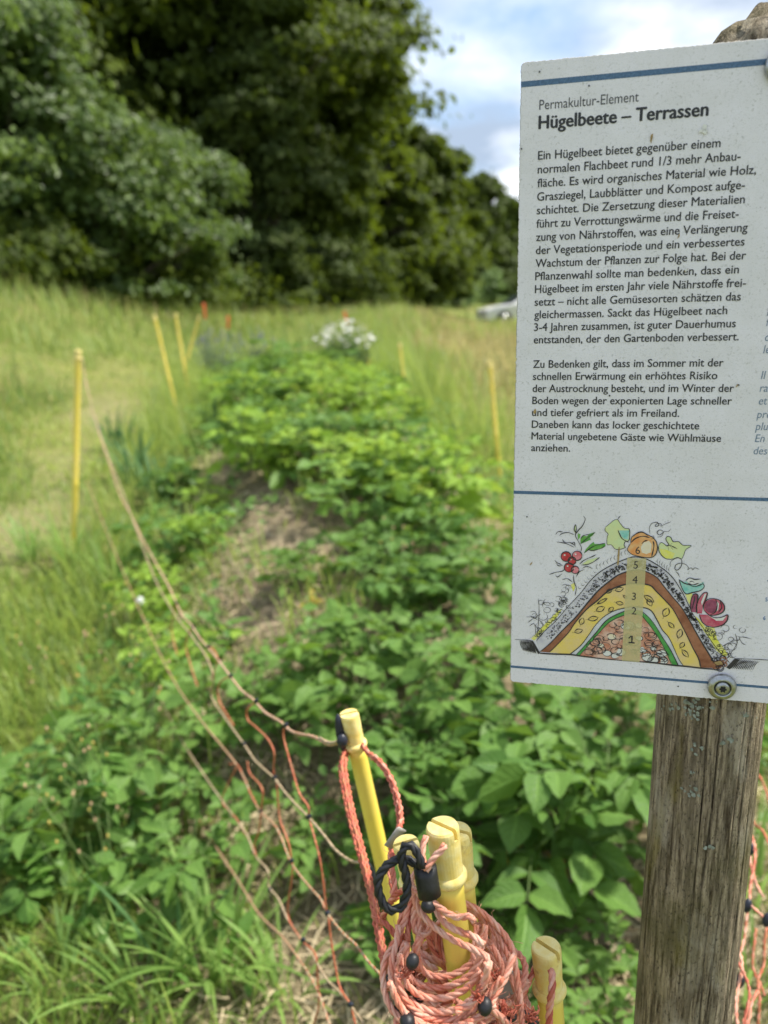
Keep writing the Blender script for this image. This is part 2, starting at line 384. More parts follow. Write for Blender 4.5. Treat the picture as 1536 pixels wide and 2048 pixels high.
P1 = [('Ein Hügelbeet bietet gegenüber einem', 1440), ('normalen Flachbeet rund 1/3 mehr Anbau-', 1480), ('fläche. Es wird organisches Material wie Holz,', 1511),
      ('Grasziegel, Laubblätter und Kompost aufge-', 1489), ('schichtet. Die Zersetzung dieser Materialien', 1489), ('führt zu Verrottungswärme und die Freiset-', 1477),
      ('zung von Nährstoffen, was eine Verlängerung', 1495), ('der Vegetationsperiode und ein verbessertes', 1489), ('Wachstum der Pflanzen zur Folge hat. Bei der', 1492),
      ('Pflanzenwahl sollte man bedenken, dass ein', 1478), ('Hügelbeet im ersten Jahr viele Nährstoffe frei-', 1492), ('setzt – nicht alle Gemüsesorten schätzen das', 1482),
      ('gleichermassen. Sackt das Hügelbeet nach', 1455), ('3-4 Jahren zusammen, ist guter Dauerhumus', 1472), ('entstanden, der den Gartenboden verbessert.', 1478)]
P2 = [('Zu Bedenken gilt, dass im Sommer mit der', 1446), ('schnellen Erwärmung ein erhöhtes Risiko', 1434), ('der Austrocknung besteht, und im Winter der', 1467),
      ('Boden wegen der exponierten Lage schneller', 1463), ('und tiefer gefriert als im Freiland.', 1358), ('Daneben kann das locker geschichtete', 1398),
      ('Material ungebetene Gäste wie Wühlmäuse', 1442), ('anziehen.', 1140)]
PITCH, V1, V2, UM = .008131, .363565, .233596, .011695
V1P = float(sign_uv(1077, 319)[1]); V2P = float(sign_uv(1066, 737)[1])
def paragraph(name, lines, v0, y0, dy):
    mb = MB()
    for k, (s, xe) in enumerate(lines):
        v = v0 - PITCH * k
        put(mb, s, UM, v, .0050, float(sign_uv(xe, y0 + dy * k)[0]) - UM, bold=.00009)
    o = mb.build(name, MAT['ink'], panel, smooth_=False); return o
paragraph('body_text', P1, V1, 300, 26.2); paragraph('body_text', P2, V2, 735, 23.9)
mb = MB(); q = sign_uv(1077, 220); put(mb, 'Permakultur-Element', UM, q[1], .0056, float(sign_uv(1277, 205)[0]) - UM)
mb.build('heading_text', MAT['ink_light'], panel, smooth_=False)
mb = MB(); q = sign_uv(1077, 258); put(mb, 'Hügelbeete – Terrassen', UM, q[1], .0074, float(sign_uv(1416, 225)[0]) - UM, bold=.00034)
mb.build('title_text', MAT['ink'], panel, smooth_=False)
mb = MB()
for s, x, y in (('l', 1533.5, 632), ('f', 1531, 652), ('d', 1528.7, 682), ('le', 1526.2, 706.5), ('Il', 1521.6, 758), ('ra', 1519, 783.5), ('et', 1516.4, 809), ('pré', 1513.7, 836), ('plu', 1511, 860), ('En', 1509.5, 884), ('des', 1506, 908.5)):
    q = sign_uv(x, y); put(mb, s, q[0], q[1], .0050, slant=.12)
mb.build('french_text', MAT['ink_blue'], panel, smooth_=False)
mb = MB()
for s, x, y in (('4', 1534, 1164.7), ('5', 1530.4, 1202.4), ('6', 1526, 1239.6)):
    q = sign_uv(x, y); put(mb, s, q[0], q[1], .0027, bold=.00006)
mb.build('legend_number', MAT['legend'], panel, smooth_=False)
mb = MB()
for (xa, ya, hw) in ((1041, 169.3, .00165), (1026, 984.3, .00115), (1022.4, 1333, .00095)):
    v = float(sign_uv(xa, ya)[1]); mb.add([(.0001, v - hw, .0001), (W - .0004, v - hw, .0001), (W - .0004, v + hw, .0001), (.0001, v + hw, .0001)], [[0, 1, 2, 3]])
mb.build('rule_line', MAT['rule'], panel, smooth_=False)

# printing: the mound drawing (points are read off the photograph of the panel and laid on it)
def U(pts, ox=980, oy=980, s=2.7626): return np.array([sign_uv(ox + x / s, oy + y / s) for x, y in pts])
def L6(pts): return U(pts, 1040, 1020, 5.908)
def L7(pts): return U(pts, 1260, 1020, 5.565)
INKS = []
def wash(name, c1, c2, scale=150, lo=.38, hi=.62, rough=.55):
    b = NB(name); n = b.noise(b.coord(), scale, 5, .6); m_ = b.noise(b.coord(), 900, 2)
    c = b.mix(b.ramp(n, [(lo, 0.0), (hi, 1.0)]), c1, c2); c = b.mix(b.math('MULTIPLY', m_, .25), c, tuple(min(1, q * 1.25 + .05) for q in c1))
    b.col(c); b.rough(rough); INKS.append(b.m); return len(INKS) - 1
PAPER = (.72, .72, .69)
I_INK = wash('drawn_ink', (.02, .018, .022), (.04, .035, .04)); I_LAV = wash('lavender_wash', (.50, .48, .55), (.66, .64, .68)); I_BRN = wash('brown_wash', (.23, .075, .035), (.40, .17, .09), 90)
I_YEL = wash('yellow_wash', (.80, .60, .12), (.74, .55, .28), 70); I_GRY = wash('grey_wash', (.52, .53, .57), (.66, .67, .70)); I_GRN = wash('green_wash', (.05, .27, .05), (.10, .38, .09))
I_COR = wash('reddish_wash', (.52, .20, .12), (.72, .52, .42), 130); I_STR = wash('strip_wash', (.70, .61, .25), (.74, .65, .36), 60); I_RED = wash('berry_wash', (.44, .02, .03), (.58, .07, .08), 300)
I_PNK = wash('pink_wash', (.72, .28, .32), (.66, .12, .15), 200); I_LFG = wash('leaf_wash', (.07, .30, .05), (.20, .45, .08), 200); I_PAL = wash('pale_leaf_wash', (.66, .70, .34), (.60, .72, .40), 120)
I_ORA = wash('orange_wash', (.74, .30, .09), (.76, .48, .22), 150); I_CRE = wash('cream_wash', (.78, .66, .46), (.76, .70, .58), 150); I_TEA = wash('teal_wash', (.18, .52, .46), (.46, .68, .62), 180)
I_PUR = wash('purple_wash', (.20, .035, .085), (.38, .09, .16), 200); I_MAG = wash('crimson_wash', (.48, .04, .10), (.60, .20, .25), 160); I_BYE = wash('bright_yellow_wash', (.74, .72, .08), (.76, .72, .30), 120); I_WHT = wash('paper_white', PAPER, (.68, .67, .64))
D = MB(); LV = [.00010]
def lvl(k): LV[0] = .00010 + .00005 * k
def band(A, B, m, k):
    def rs(P, n=70):
        P = np.asarray(P); L = np.concatenate([[0], np.cumsum(np.linalg.norm(np.diff(P, axis=0), axis=1))]); t = np.linspace(0, L[-1], n)
        return np.stack([np.interp(t, L, P[:, 0]), np.interp(t, L, P[:, 1])], 1)
    A, B = rs(A), rs(B); n = len(A); z = .0001 + .00005 * k
    V = [(x, y, z) for x, y in A] + [(x, y, z) for x, y in B]
    D.add(V, [[n + i, n + i + 1, i + 1, i] for i in range(n - 1)], m)
def poly(P, m, k, wob=0.0):
    P = np.asarray(P); z = .0001 + .00005 * k; c = P.mean(0); n = len(P)
    ar = np.sum(P[:, 0] * np.roll(P[:, 1], -1) - P[:, 1] * np.roll(P[:, 0], -1))
    f = list(range(n)) if ar > 0 else list(range(n))[::-1]
    D.add([(x, y, z) for x, y in P], [f], m)
SR = np.random.default_rng(21)
def stroke(P, w=.00030, m=None, k=8, step=.0006, taper=True):
    P = np.asarray(P); w = w * 1.8
    if len(P) > 2:
        P = catmull(np.c_[P, np.zeros(len(P))], step)[:, :2]
    n = len(P); T = np.gradient(P, axis=0); T /= np.linalg.norm(T, axis=1)[:, None] + 1e-12; N = np.stack([-T[:, 1], T[:, 0]], 1)
    ww = w * (.75 + .35 * np.sin(np.linspace(0, 9, n) + SR.uniform(0, 6)) * .6)
    if taper: ww = ww * np.clip(np.minimum(np.arange(n) + .6, n - .4 - np.arange(n)) / 3, .25, 1)
    A, B = P + N * ww[:, None] * .5, P - N * ww[:, None] * .5; z = .0001 + .00005 * k
    D.add([(x, y, z) for x, y in B] + [(x, y, z) for x, y in A], [[i, i + 1, n + i + 1, n + i] for i in range(n - 1)], I_INK if m is None else m)
OUT = U([(255, 835), (300, 785), (360, 725), (430, 645), (505, 565), (550, 505), (610, 450), (680, 410), (740, 385), (800, 370), (860, 380), (920, 410), (980, 455), (1020, 500), (1060, 560), (1090, 620), (1125, 690), (1170, 750), (1210, 815), (1250, 870), (1300, 930), (1325, 955)])
C54 = U([(275, 893), (330, 848), (400, 775), (470, 705), (540, 625), (600, 555), (660, 503), (720, 463), (800, 440), (860, 450), (920, 482), (960, 530), (1010, 590), (1060, 650), (1100, 715), (1140, 790), (1180, 860), (1225, 930), (1255, 985)])
C43 = U([(325, 897), (365, 860), (430, 790), (470, 738), (530, 662), (590, 612), (650, 562), (720, 530), (800, 515), (880, 527), (920, 555), (965, 605), (1010, 662), (1050, 730), (1085, 800), (1120, 870), (1150, 930), (1165, 980)])
C32 = U([(440, 908), (500, 860), (545, 800), (580, 745), (630, 700), (690, 665), (770, 645), (840, 645), (890, 667), (920, 712), (950, 770), (985, 812), (1015, 872), (1045, 932), (1070, 972)])
C2G = U([(473, 913), (520, 860), (580, 790), (640, 725), (700, 685), (770, 662), (830, 670), (875, 700), (915, 750), (955, 815), (995, 880), (1030, 950), (1042, 971)])
CG1 = U([(492, 916), (540, 862), (600, 792), (660, 732), (720, 698), (780, 682), (830, 692), (865, 722), (900, 772), (940, 832), (975, 902), (1008, 966)])
BAS = U([(492, 917), (560, 922), (620, 931), (720, 940), (830, 948), (920, 956), (1008, 967)])
band(OUT, C54, I_LAV, 0); band(C54, C43, I_BRN, 1); band(C43, C32, I_YEL, 0); band(C32, C2G, I_GRY, 1); band(C2G, CG1, I_GRN, 2); band(CG1, BAS, I_COR, 1)
for c_, w in ((OUT, .0004), (C54, .0006), (C43, .0006), (C32, .00045), (C2G, .0004), (CG1, .0003)): stroke(c_ + SR.normal(0, .00018, c_.shape), w, k=5)
stroke(U([(268, 900), (340, 905), (440, 908), (520, 919), (620, 931), (720, 940), (830, 948), (920, 956), (1010, 967), (1080, 973), (1165, 983), (1245, 990)]), .0007, k=5)
# dark scribble circles in the compost band
def between(A, B, t, f):
    i = t * (len(A) - 1); j = t * (len(B) - 1)
    a = np.array([np.interp(i, range(len(A)), A[:, d]) for d in (0, 1)]); b_ = np.array([np.interp(j, range(len(B)), B[:, d]) for d in (0, 1)])
    return a * (1 - f) + b_ * f
for _ in range(560):
    t = SR.uniform(.05, .97); c_ = between(OUT, C54, t, SR.uniform(.22, .78)); top = .0005 if .25 < t < .9 else .00032
    r = SR.uniform(.35, .95) * top * 1.7; a = np.linspace(0, SR.uniform(4.5, 6.6), 8) + SR.uniform(0, 6)
    stroke(np.stack([c_[0] + r * np.cos(a), c_[1] + r * SR.uniform(.6, 1) * np.sin(a)], 1), SR.uniform(.00020, .00046) * (1.35 if .3 < t < .8 else .9), k=5, step=.0005)
# leaf outlines in the yellow band, loops in the core
def leafo(c_, L, w, ang, kk=5, lw=.00028):
    ca, sa = math.cos(ang), math.sin(ang)
    for sgn in (1, -1):
        p = [(t * L, sgn * w * math.sin(math.pi * t)) for t in np.linspace(0, 1, 6)]
        stroke([(c_[0] + x * ca - y * sa, c_[1] + x * sa + y * ca) for x, y in p], lw, k=kk)
    stroke([(c_[0] - .25 * L * ca, c_[1] - .25 * L * sa), (c_[0] + .6 * L * ca, c_[1] + .6 * L * sa)], lw * .9, k=kk)
for x, y, L, w, a in ((500, 745, 48, 14, 75), (540, 715, 62, 14, 15), (465, 785, 52, 13, 20), (585, 668, 56, 15, 30), (655, 672, 40, 11, 50), (695, 620, 44, 11, -10), (690, 555, 50, 13, 20), (640, 570, 46, 10, 40), (590, 630, 70, 8, 35), (850, 580, 70, 14, -35), (870, 600, 50, 14, -60), (960, 700, 60, 18, 70), (985, 730, 48, 11, -45), (1040, 820, 62, 15, 80), (1060, 880, 60, 12, -50), (1050, 870, 40, 12, 60), (735, 580, 30, 7, -40)):
    leafo(U([(x, y)])[0], L / 2.7626 * .00034, w / 2.7626 * .00034, math.radians(a), lw=.00046)
for _ in range(80):
    t = SR.uniform(.1, .9); f = SR.uniform(.12, .92); c_ = between(CG1, BAS, t, f); r = SR.uniform(.0016, .0042); a = np.linspace(0, SR.uniform(4.5, 7.2), 11) + SR.uniform(0, 6)
    q = np.stack([c_[0] + r * np.cos(a), c_[1] + r * .75 * np.sin(a)], 1); q[:, 1] = np.maximum(q[:, 1], between(CG1, BAS, t, .97)[1])
    if SR.uniform() < .35 and t > .2: poly(q[:9] , I_WHT if SR.uniform() < .5 else I_CRE, 2)
    stroke(q, SR.uniform(.0002, .0004), k=5)
# pale yellow strip with the layer numbers
strip = U([(758, 372), (864, 378), (826, 950), (728, 941)])
b = NB('translucent_strip_ink'); b.col((.74, .66, .33)); b.rough(.55); b.b.inputs['Alpha'].default_value = .6; INKS.append(b.m); poly(strip, len(INKS) - 1, 6)
# berry plant
for P in ([(745, 65), (770, 105), (740, 180), (680, 250), (655, 300), (690, 370), (725, 440), (720, 490)], [(660, 270), (640, 230), (655, 170), (665, 210), (655, 280)], [(460, 305), (500, 275), (570, 265), (640, 290)], [(420, 290), (450, 255), (510, 255)],
          [(430, 375), (500, 385), (560, 400), (640, 440)], [(500, 345), (530, 380), (600, 385), (650, 420)], [(410, 590), (440, 620), (500, 650)], [(425, 615), (450, 655), (510, 655)], [(345, 760), (420, 735), (500, 720), (530, 690)], [(420, 760), (440, 790), (500, 750)],
          [(630, 760), (640, 850), (665, 920), (650, 1010)], [(700, 640), (760, 590), (850, 550), (900, 525)], [(720, 650), (800, 640), (870, 610), (945, 555)], [(730, 690), (790, 665), (860, 690)], [(500, 820), (560, 810), (620, 850)], [(660, 790), (700, 730), (760, 700)], [(600, 400), (640, 380), (655, 440)]):
    stroke(L6(P), .00038, k=7)
poly(L6([(715, 400), (715, 340), (750, 300), (790, 310), (820, 280), (890, 258), (860, 300), (830, 320), (835, 350), (790, 370), (755, 385)]), I_LFG, 3)
poly(L6([(755, 510), (780, 460), (830, 405), (870, 375), (880, 400), (950, 400), (1005, 390), (1010, 420), (960, 450), (900, 470), (840, 480), (800, 470)]), I_LFG, 3)
poly(L6([(680, 300), (690, 275), (715, 285), (705, 330), (690, 350)]), I_LFG, 3); poly(L6([(640, 250), (645, 190), (662, 180), (668, 230), (655, 280)]), I_PAL, 3)
for P in ([(715, 400), (760, 360), (820, 310), (890, 258)], [(755, 510), (830, 450), (900, 415), (1005, 390)], [(715, 340), (750, 300), (820, 285)], [(800, 470), (870, 475), (960, 450), (1010, 420)]): stroke(L6(P), .0004, k=7)
poly(L6([(730, 640), (800, 590), (930, 555), (860, 610), (790, 640)]), I_PAL, 3); poly(L6([(600, 880), (640, 860), (650, 920), (630, 960)]), I_BYE, 3)
for x, y, r, m_ in ((545, 548, 60, I_RED), (675, 538, 58, I_PNK), (615, 598, 48, I_RED), (580, 678, 57, I_RED), (652, 705, 46, I_PNK)):
    a = np.linspace(0, 2 * math.pi, 25)[:-1]; poly(L6(np.stack([x + r * np.cos(a), y + r * .95 * np.sin(a)], 1)), m_, 5)
    a = np.linspace(0, 2 * math.pi, 14); stroke(L6(np.stack([x + r * np.cos(a), y + r * .95 * np.sin(a)], 1)), .0005, k=7)
    a = np.linspace(0, 2 * math.pi, 9)[:-1]; poly(L6(np.stack([x - .3 * r + .2 * r * np.cos(a), y - .3 * r + .16 * r * np.sin(a)], 1)), I_WHT, 7)
# squash leaf, pumpkin, second leaf, tendrils
SQ = [(1010, 200), (1060, 160), (1110, 120), (1150, 110), (1180, 150), (1230, 210), (1290, 225), (1295, 300), (1285, 360), (1240, 375), (1230, 420), (1245, 440), (1170, 465), (1120, 455), (1080, 410), (1030, 405), (1030, 320), (1040, 280), (1005, 240)]
poly(L6(SQ), I_PAL, 3); stroke(L6(SQ + [SQ[0]]), .0003, k=7); stroke(L6([(1155, 230), (1180, 290), (1210, 340), (1285, 380)]), .00045, k=7); stroke(L6([(1150, 115), (1170, 85), (1190, 65)]), .0004, k=7)
poly(L6([(1170, 240), (1290, 240), (1280, 350), (1230, 340), (1190, 300)]), I_TEA, 4)
PK = [(5, 370), (20, 300), (80, 255), (140, 245), (200, 275), (260, 310), (295, 360), (303, 430), (285, 490), (240, 525), (170, 525), (90, 510), (20, 490), (-30, 440)]
poly(L7(PK), I_ORA, 7); poly(L7([(150, 360), (210, 340), (240, 380), (230, 470), (180, 490), (130, 470), (120, 410)]), I_CRE, 8)
stroke(L7(PK + [PK[0]]), .0004, k=9)
for P in ([(5, 365), (60, 315), (140, 290), (220, 305)], [(255, 340), (265, 400), (240, 520)], [(130, 375), (160, 345), (200, 335)], [(20, 300), (80, 255), (140, 245), (200, 285)]): stroke(L7(P), .00055, k=9)
for P in ([(220, 260), (215, 200), (240, 150), (300, 135), (320, 170), (280, 180), (300, 150), (350, 155), (340, 180), (400, 150), (455, 130)], [(300, 300), (350, 290), (370, 240), (330, 220), (300, 250), (330, 275), (380, 240), (430, 235), (455, 205)],
          [(245, 300), (260, 285), (268, 310), (240, 320), (225, 300), (245, 285)], [(450, 630), (445, 590), (480, 550), (540, 530), (575, 560), (570, 620), (530, 665), (500, 655), (510, 610), (560, 590), (620, 605), (650, 640), (640, 665), (680, 640), (700, 665), (720, 640), (770, 660)],
          [(500, 680), (530, 700), (555, 750)]): stroke(L7(P), .0003, k=7)
LF2 = [(320, 390), (345, 360), (380, 375), (410, 400), (430, 380), (400, 330), (410, 295), (450, 300), (480, 350), (540, 350), (590, 390), (680, 395), (620, 440), (600, 490), (575, 540), (530, 525), (470, 545), (400, 540), (350, 500), (320, 450)]
poly(L7(LF2), I_PAL, 3); stroke(L7(LF2 + [LF2[0]]), .0003, k=7); poly(L7([(330, 430), (400, 440), (500, 480), (470, 540), (400, 535), (350, 500)]), I_BYE, 4)
for P in ([(395, 395), (450, 395), (525, 430)], [(420, 390), (430, 450)], [(440, 395), (480, 440)], [(430, 390), (470, 370)]): stroke(L7(P), .0004, k=7)
# cabbage and lettuce on the right flank
poly(L7([(615, 930), (690, 925), (700, 1000), (670, 1060), (640, 1010)]), I_BYE, 3)
poly(L7([(545, 770), (600, 800), (640, 790), (720, 830), (820, 800), (825, 860), (780, 900), (700, 915), (620, 930), (575, 880)]), I_TEA, 4); poly(L7([(620, 780), (660, 760), (760, 765), (810, 800), (740, 840), (660, 825)]), I_WHT, 5)
for P in ([(545, 770), (575, 860), (620, 930), (700, 915), (780, 895), (825, 850), (800, 800)], [(545, 770), (600, 810), (660, 830), (720, 850), (810, 820)], [(620, 785), (660, 755), (720, 770), (790, 765)], [(660, 800), (690, 790), (715, 805)], [(640, 810), (700, 830), (770, 810)]): stroke(L7(P), .0005, k=7)
poly(L7([(680, 1130), (670, 1050), (690, 960), (720, 930), (750, 940), (745, 1020), (735, 1140)]), I_PUR, 5); poly(L7([(745, 1150), (740, 1060), (770, 980), (820, 920), (860, 920), (840, 1000), (810, 1070), (800, 1150)]), I_MAG, 5)
a = np.linspace(0, 2 * math.pi, 30)[:-1]
poly(L7(np.stack([930 + 115 * np.cos(a), 1080 + 92 * np.sin(a)], 1)), I_MAG, 5); poly(L7(np.stack([905 + 72 * np.cos(a), 1070 + 74 * np.sin(a)], 1)), I_PUR, 6)
poly(L7([(770, 1160), (860, 1165), (950, 1200), (1020, 1190), (1085, 1165), (1075, 1230), (1020, 1280), (930, 1302), (850, 1280), (790, 1230)]), I_MAG, 5); poly(L7([(870, 1170), (960, 1205), (1070, 1180), (1030, 1230), (960, 1230)]), I_WHT, 6); poly(L7([(960, 1010), (990, 1040), (980, 1110), (955, 1130), (965, 1070)]), I_WHT, 7)
poly(L7([(830, 930), (850, 930), (820, 1010), (800, 1060), (790, 1020)]), I_WHT, 6)
for P in ([(680, 1130), (670, 1050), (690, 960), (725, 930), (755, 950), (745, 1040), (735, 1140)], [(745, 1150), (740, 1060), (770, 980), (820, 920), (860, 920), (840, 1000), (805, 1080)], [(820, 1110), (825, 1040), (870, 990), (940, 985), (1010, 1010), (1050, 1070), (1035, 1130), (960, 1165), (880, 1165), (820, 1110)],
          [(950, 990), (970, 1050), (950, 1130), (890, 1165)], [(770, 1160), (800, 1240), (860, 1290), (940, 1302), (1030, 1275), (1080, 1225), (1085, 1165), (1020, 1190), (940, 1195), (870, 1165)], [(1000, 1010), (1020, 1080), (980, 1140)], [(690, 1100), (715, 1000), (720, 950)]): stroke(L7(P), .0005, k=8)
# yellow flank washes, weeds and hatching
poly(L6([(130, 1520), (220, 1430), (330, 1310), (430, 1210), (500, 1160), (440, 1260), (330, 1380), (230, 1480), (170, 1540)]), I_BYE, 2)
poly(L7([(720, 1170), (770, 1220), (840, 1300), (940, 1310), (970, 1440), (1090, 1600), (1060, 1640), (960, 1560), (880, 1430), (790, 1300)]), I_BYE, 2)
def scrib(P, n, r, k=7, w=.00026):
    for x, y in P:
        for _ in range(n):
            a = np.linspace(0, SR.uniform(3, 6.5), 7) + SR.uniform(0, 6); rr_ = r * SR.uniform(.5, 1.2); ox, oy = SR.normal(0, r * .8, 2)
            yield np.stack([x + ox + rr_ * np.cos(a), y + oy + rr_ * .8 * np.sin(a)], 1)
for q in scrib([(330, 1330), (400, 1270), (450, 1200), (480, 1150), (540, 1100), (520, 1060), (260, 1410), (220, 1450)], 5, 26): stroke(L6(q), .0003, k=7)
for q in scrib([(520, 1000), (490, 960), (540, 920), (470, 1020), (200, 1200), (240, 1060), (370, 1110), (230, 1300), (340, 1150)], 2, 46): stroke(L6(q), .00022, k=7)
for q in scrib([(850, 1330), (890, 1370), (930, 1400), (980, 1500), (1010, 1560)], 4, 28): stroke(L7(q), .0003, k=7)
for q in scrib([(1000, 1360), (1030, 1450), (1180, 1310), (1140, 1420), (1170, 1480), (1160, 1590), (1100, 1560), (1060, 1600)], 2, 44): stroke(L7(q), .00024, k=7)
for P in ([(215, 1040), (225, 1160), (220, 1300), (200, 1520)], [(70, 1260), (150, 1265), (215, 1300)], [(90, 1330), (150, 1285), (220, 1240)], [(110, 1370), (160, 1340), (180, 1380), (190, 1480)], [(220, 1290), (260, 1330), (290, 1370)], [(95, 1525), (165, 1480)]): stroke(L6(P), .00028, k=7)
for P in ([(1210, 1410), (1280, 1415), (1355, 1435)], [(1210, 1420), (1250, 1480), (1290, 1500)], [(1150, 1640), (1120, 1600), (1190, 1480), (1170, 1370)], [(1020, 1520), (1110, 1470), (1170, 1450)]): stroke(L7(P), .0003, k=7)
for i in range(9):   # short grass strokes over the crown of the mound
    x = 900 + i * 42; y = 700 - i * 22; stroke(L6([(x + 18, y - 60), (x, y - 30), (x + 14, y)]), .00022, k=7)
for i in range(6): x = 300 + i * 26; y = 560 + i * 18; stroke(L7([(x + 14, y - 25), (x, y + 5), (x + 8, y + 40)]), .00022, k=7)
for i in range(6): stroke(L6([(690 + i * 36, 900 - i * 36), (700 + i * 36, 930 - i * 38), (730 + i * 36, 915 - i * 36)]), .00022, k=7)
stroke(L6([(-60, 1528), (0, 1530), (130, 1540), (160, 1560)]), .0003, k=7)
for i in range(11):
    x = 0 + i * 15; stroke(L6([(x, 1532 + i * .8), (x + 12, 1600 + 2 * i), (x + 40, 1660 + 3.5 * i)]), .00034 + .00004 * i, k=7)
poly(L6([(120, 1540), (165, 1560), (240, 1690), (215, 1700), (180, 1640), (150, 1580)]), I_INK, 6)
poly(L7([(1070, 1750), (1110, 1770), (1215, 1665), (1165, 1650)]), I_INK, 6)
for i in range(13): x = 1110 + i * 20; stroke(L7([(x + 95, 1655 + i * 2.0), (x + 45, 1715), (x + 10, 1765 + i * 1.5)]), .0005 - .00002 * i, k=7)
stroke(L7([(1160, 1650), (1300, 1655), (1420, 1660), (1600, 1672)]), .0003, k=7)
for q in scrib([(1010, 1690), (1020, 1730), (990, 1710)], 9, 34): stroke(L7(q), .0005, m=I_BRN if SR.uniform() < .6 else I_INK, k=8)
for x, y, s in ((1270.5, 1107.2, '6'), (1267, 1136.5, '5'), (1264.5, 1165.8, '4'), (1263.5, 1199, '3'), (1263, 1228, '2')):
    q = sign_uv(x, y); V_, F_ = glyphs(s); k_ = .0054 / CAP; V_ = (V_ - [V_[:, 0].min(), 0, 0]) * k_
    D.add(np.c_[V_[:, 0] * .92 + q[0], V_[:, 1] + q[1], np.full(len(V_), .0001 + .00005 * 9)], F_, I_INK)
for dx in (0, .0003): stroke([sign_uv(1257, 1276) + [dx, 0], sign_uv(1263, 1271.5) + [dx, 0], sign_uv(1263, 1285) + [dx, 0]], .0005, k=9 + int(dx > 0), taper=False); stroke([sign_uv(1257, 1285) + [0, dx], sign_uv(1269, 1285.4) + [0, dx]], .0005, k=9 + int(dx > 0), taper=False)
D.build('mound_drawing', INKS, panel, smooth_=False)
# stains and specks on the panel
mb = MB(); MAT['stain'] = plain('rust_stain', (.38, .26, .11), .8, .3, 400); MAT['scrape'] = plain('scraped_patch', (.74, .73, .70), .7, .08, 300)
for (x, y, L, w, a) in ((1303, 276, 15, 3.6, 85), (1357, 473, 8, 2.5, 75), (1070, 823, 9, 5, 80), (1474, 770, 7, 2.6, 70), (1062, 1127, 8, 3, 60), (1237, 1112, 36, 3.4, 88), (1372, 540, 7, 3.5, 45), (1436, 1326, 16, 9, 10)):
    c_ = sign_uv(x, y); n = 11; t = np.linspace(0, 2 * math.pi, n + 1)[:-1]; rr_ = 1 + SR.normal(0, .18, n); k_ = .00034 / 2; ca, sa = math.cos(math.radians(a)), math.sin(math.radians(a))
    X, Y = L * k_ * np.cos(t) * rr_, w * k_ * np.sin(t) * rr_
    mb.add([(c_[0] + p * ca - q * sa, c_[1] + p * sa + q * ca, .0007) for p, q in zip(X, Y)], [list(range(n))], 0); mb.build('stain', [MAT['stain'], MAT['scrape'], MAT['ink_light']], panel, smooth_=False); mb = MB()
for (x, y, r) in ((1408, 255, 5), (1410, 264, 4.5), (1372, 540, 3.2), (1402, 262, 3)):
    c_ = sign_uv(x, y); t = np.linspace(0, 2 * math.pi, 12)[:-1]; rr_ = r * .00034 * (1 + SR.normal(0, .25, 11)); mb.add([(c_[0] + p, c_[1] + q, .00075) for p, q in zip(rr_ * np.cos(t), rr_ * np.sin(t))], [list(range(11))], 1); mb.build('scrape', [MAT['stain'], MAT['scrape'], MAT['ink_light']], panel, smooth_=False); mb = MB()
for (x, y) in ((1079, 144), (1043, 298), (1054, 1033), (1477, 770), (1219, 791), (1178, 172), (1356, 1372)):
    c_ = sign_uv(x, y); t = np.linspace(0, 2 * math.pi, 8)[:-1]; mb.add([(c_[0] + .0006 * math.cos(p), c_[1] + .0006 * math.sin(p), .0007) for p in t], [list(range(7))], 2); mb.build('speck', [MAT['stain'], MAT['scrape'], MAT['ink_light']], panel, smooth_=False); mb = MB()
# screws with dished washers
MAT['steel'] = plain('galvanised_steel', (.40, .41, .41), .36, .2, 300, .5, 1.0, .0004); MAT['dark'] = plain('painted_recess_shade', (.02, .02, .02), .8)
def screw(u, v):
    m1 = MB(); m1.lathe([(r * .88, z) for r, z in [(.0108, .0002), (.0110, .0012), (.0106, .0022), (.0092, .0035), (.0074, .0043), (.0066, .0042), (.0062, .0034), (.0058, .0030), (.0020, .0030)]], 48)
    w_ = m1.build('screw', MAT['steel'], sign); q = ST + SH * u + SU * v + SN * .0009 - np.array([PC[0], PC[1], PZ])
    mm = pm.copy(); mm[0][3], mm[1][3], mm[2][3] = q; w_.matrix_local = mm
    m2 = MB(); m2.lathe([(.0048, .0028), (.0047, .0040), (.0040, .0048), (.0026, .0051), (.0022, .0051)], 36, cap=True)
    t = np.linspace(0, 2 * math.pi, 37)[:-1]; rr_ = .0021 + .0005 * np.cos(6 * t); m2.add([(a_ * math.cos(p), a_ * math.sin(p), .00545) for a_, p in zip(rr_, t)], [list(range(36))], 1)  # flat dark star: the shade of the drive hole painted onto the head
    h_ = m2.build('screw_head', [MAT['steel'], MAT['dark']], w_); return w_
q = sign_uv(1443, 1371); screw(q[0], q[1]); q2 = sign_uv(1564, 131); screw(q2[0], q2[1])
def vnoise(x, y, s, seed=0):
    return .5 + .25 * (np.sin(x * s * 1.3 + 1.7 * np.sin(y * s * .9 + seed) + seed * 2.1) + np.sin(y * s * 1.1 + 1.9 * np.sin(x * s * .7 - seed) + seed))
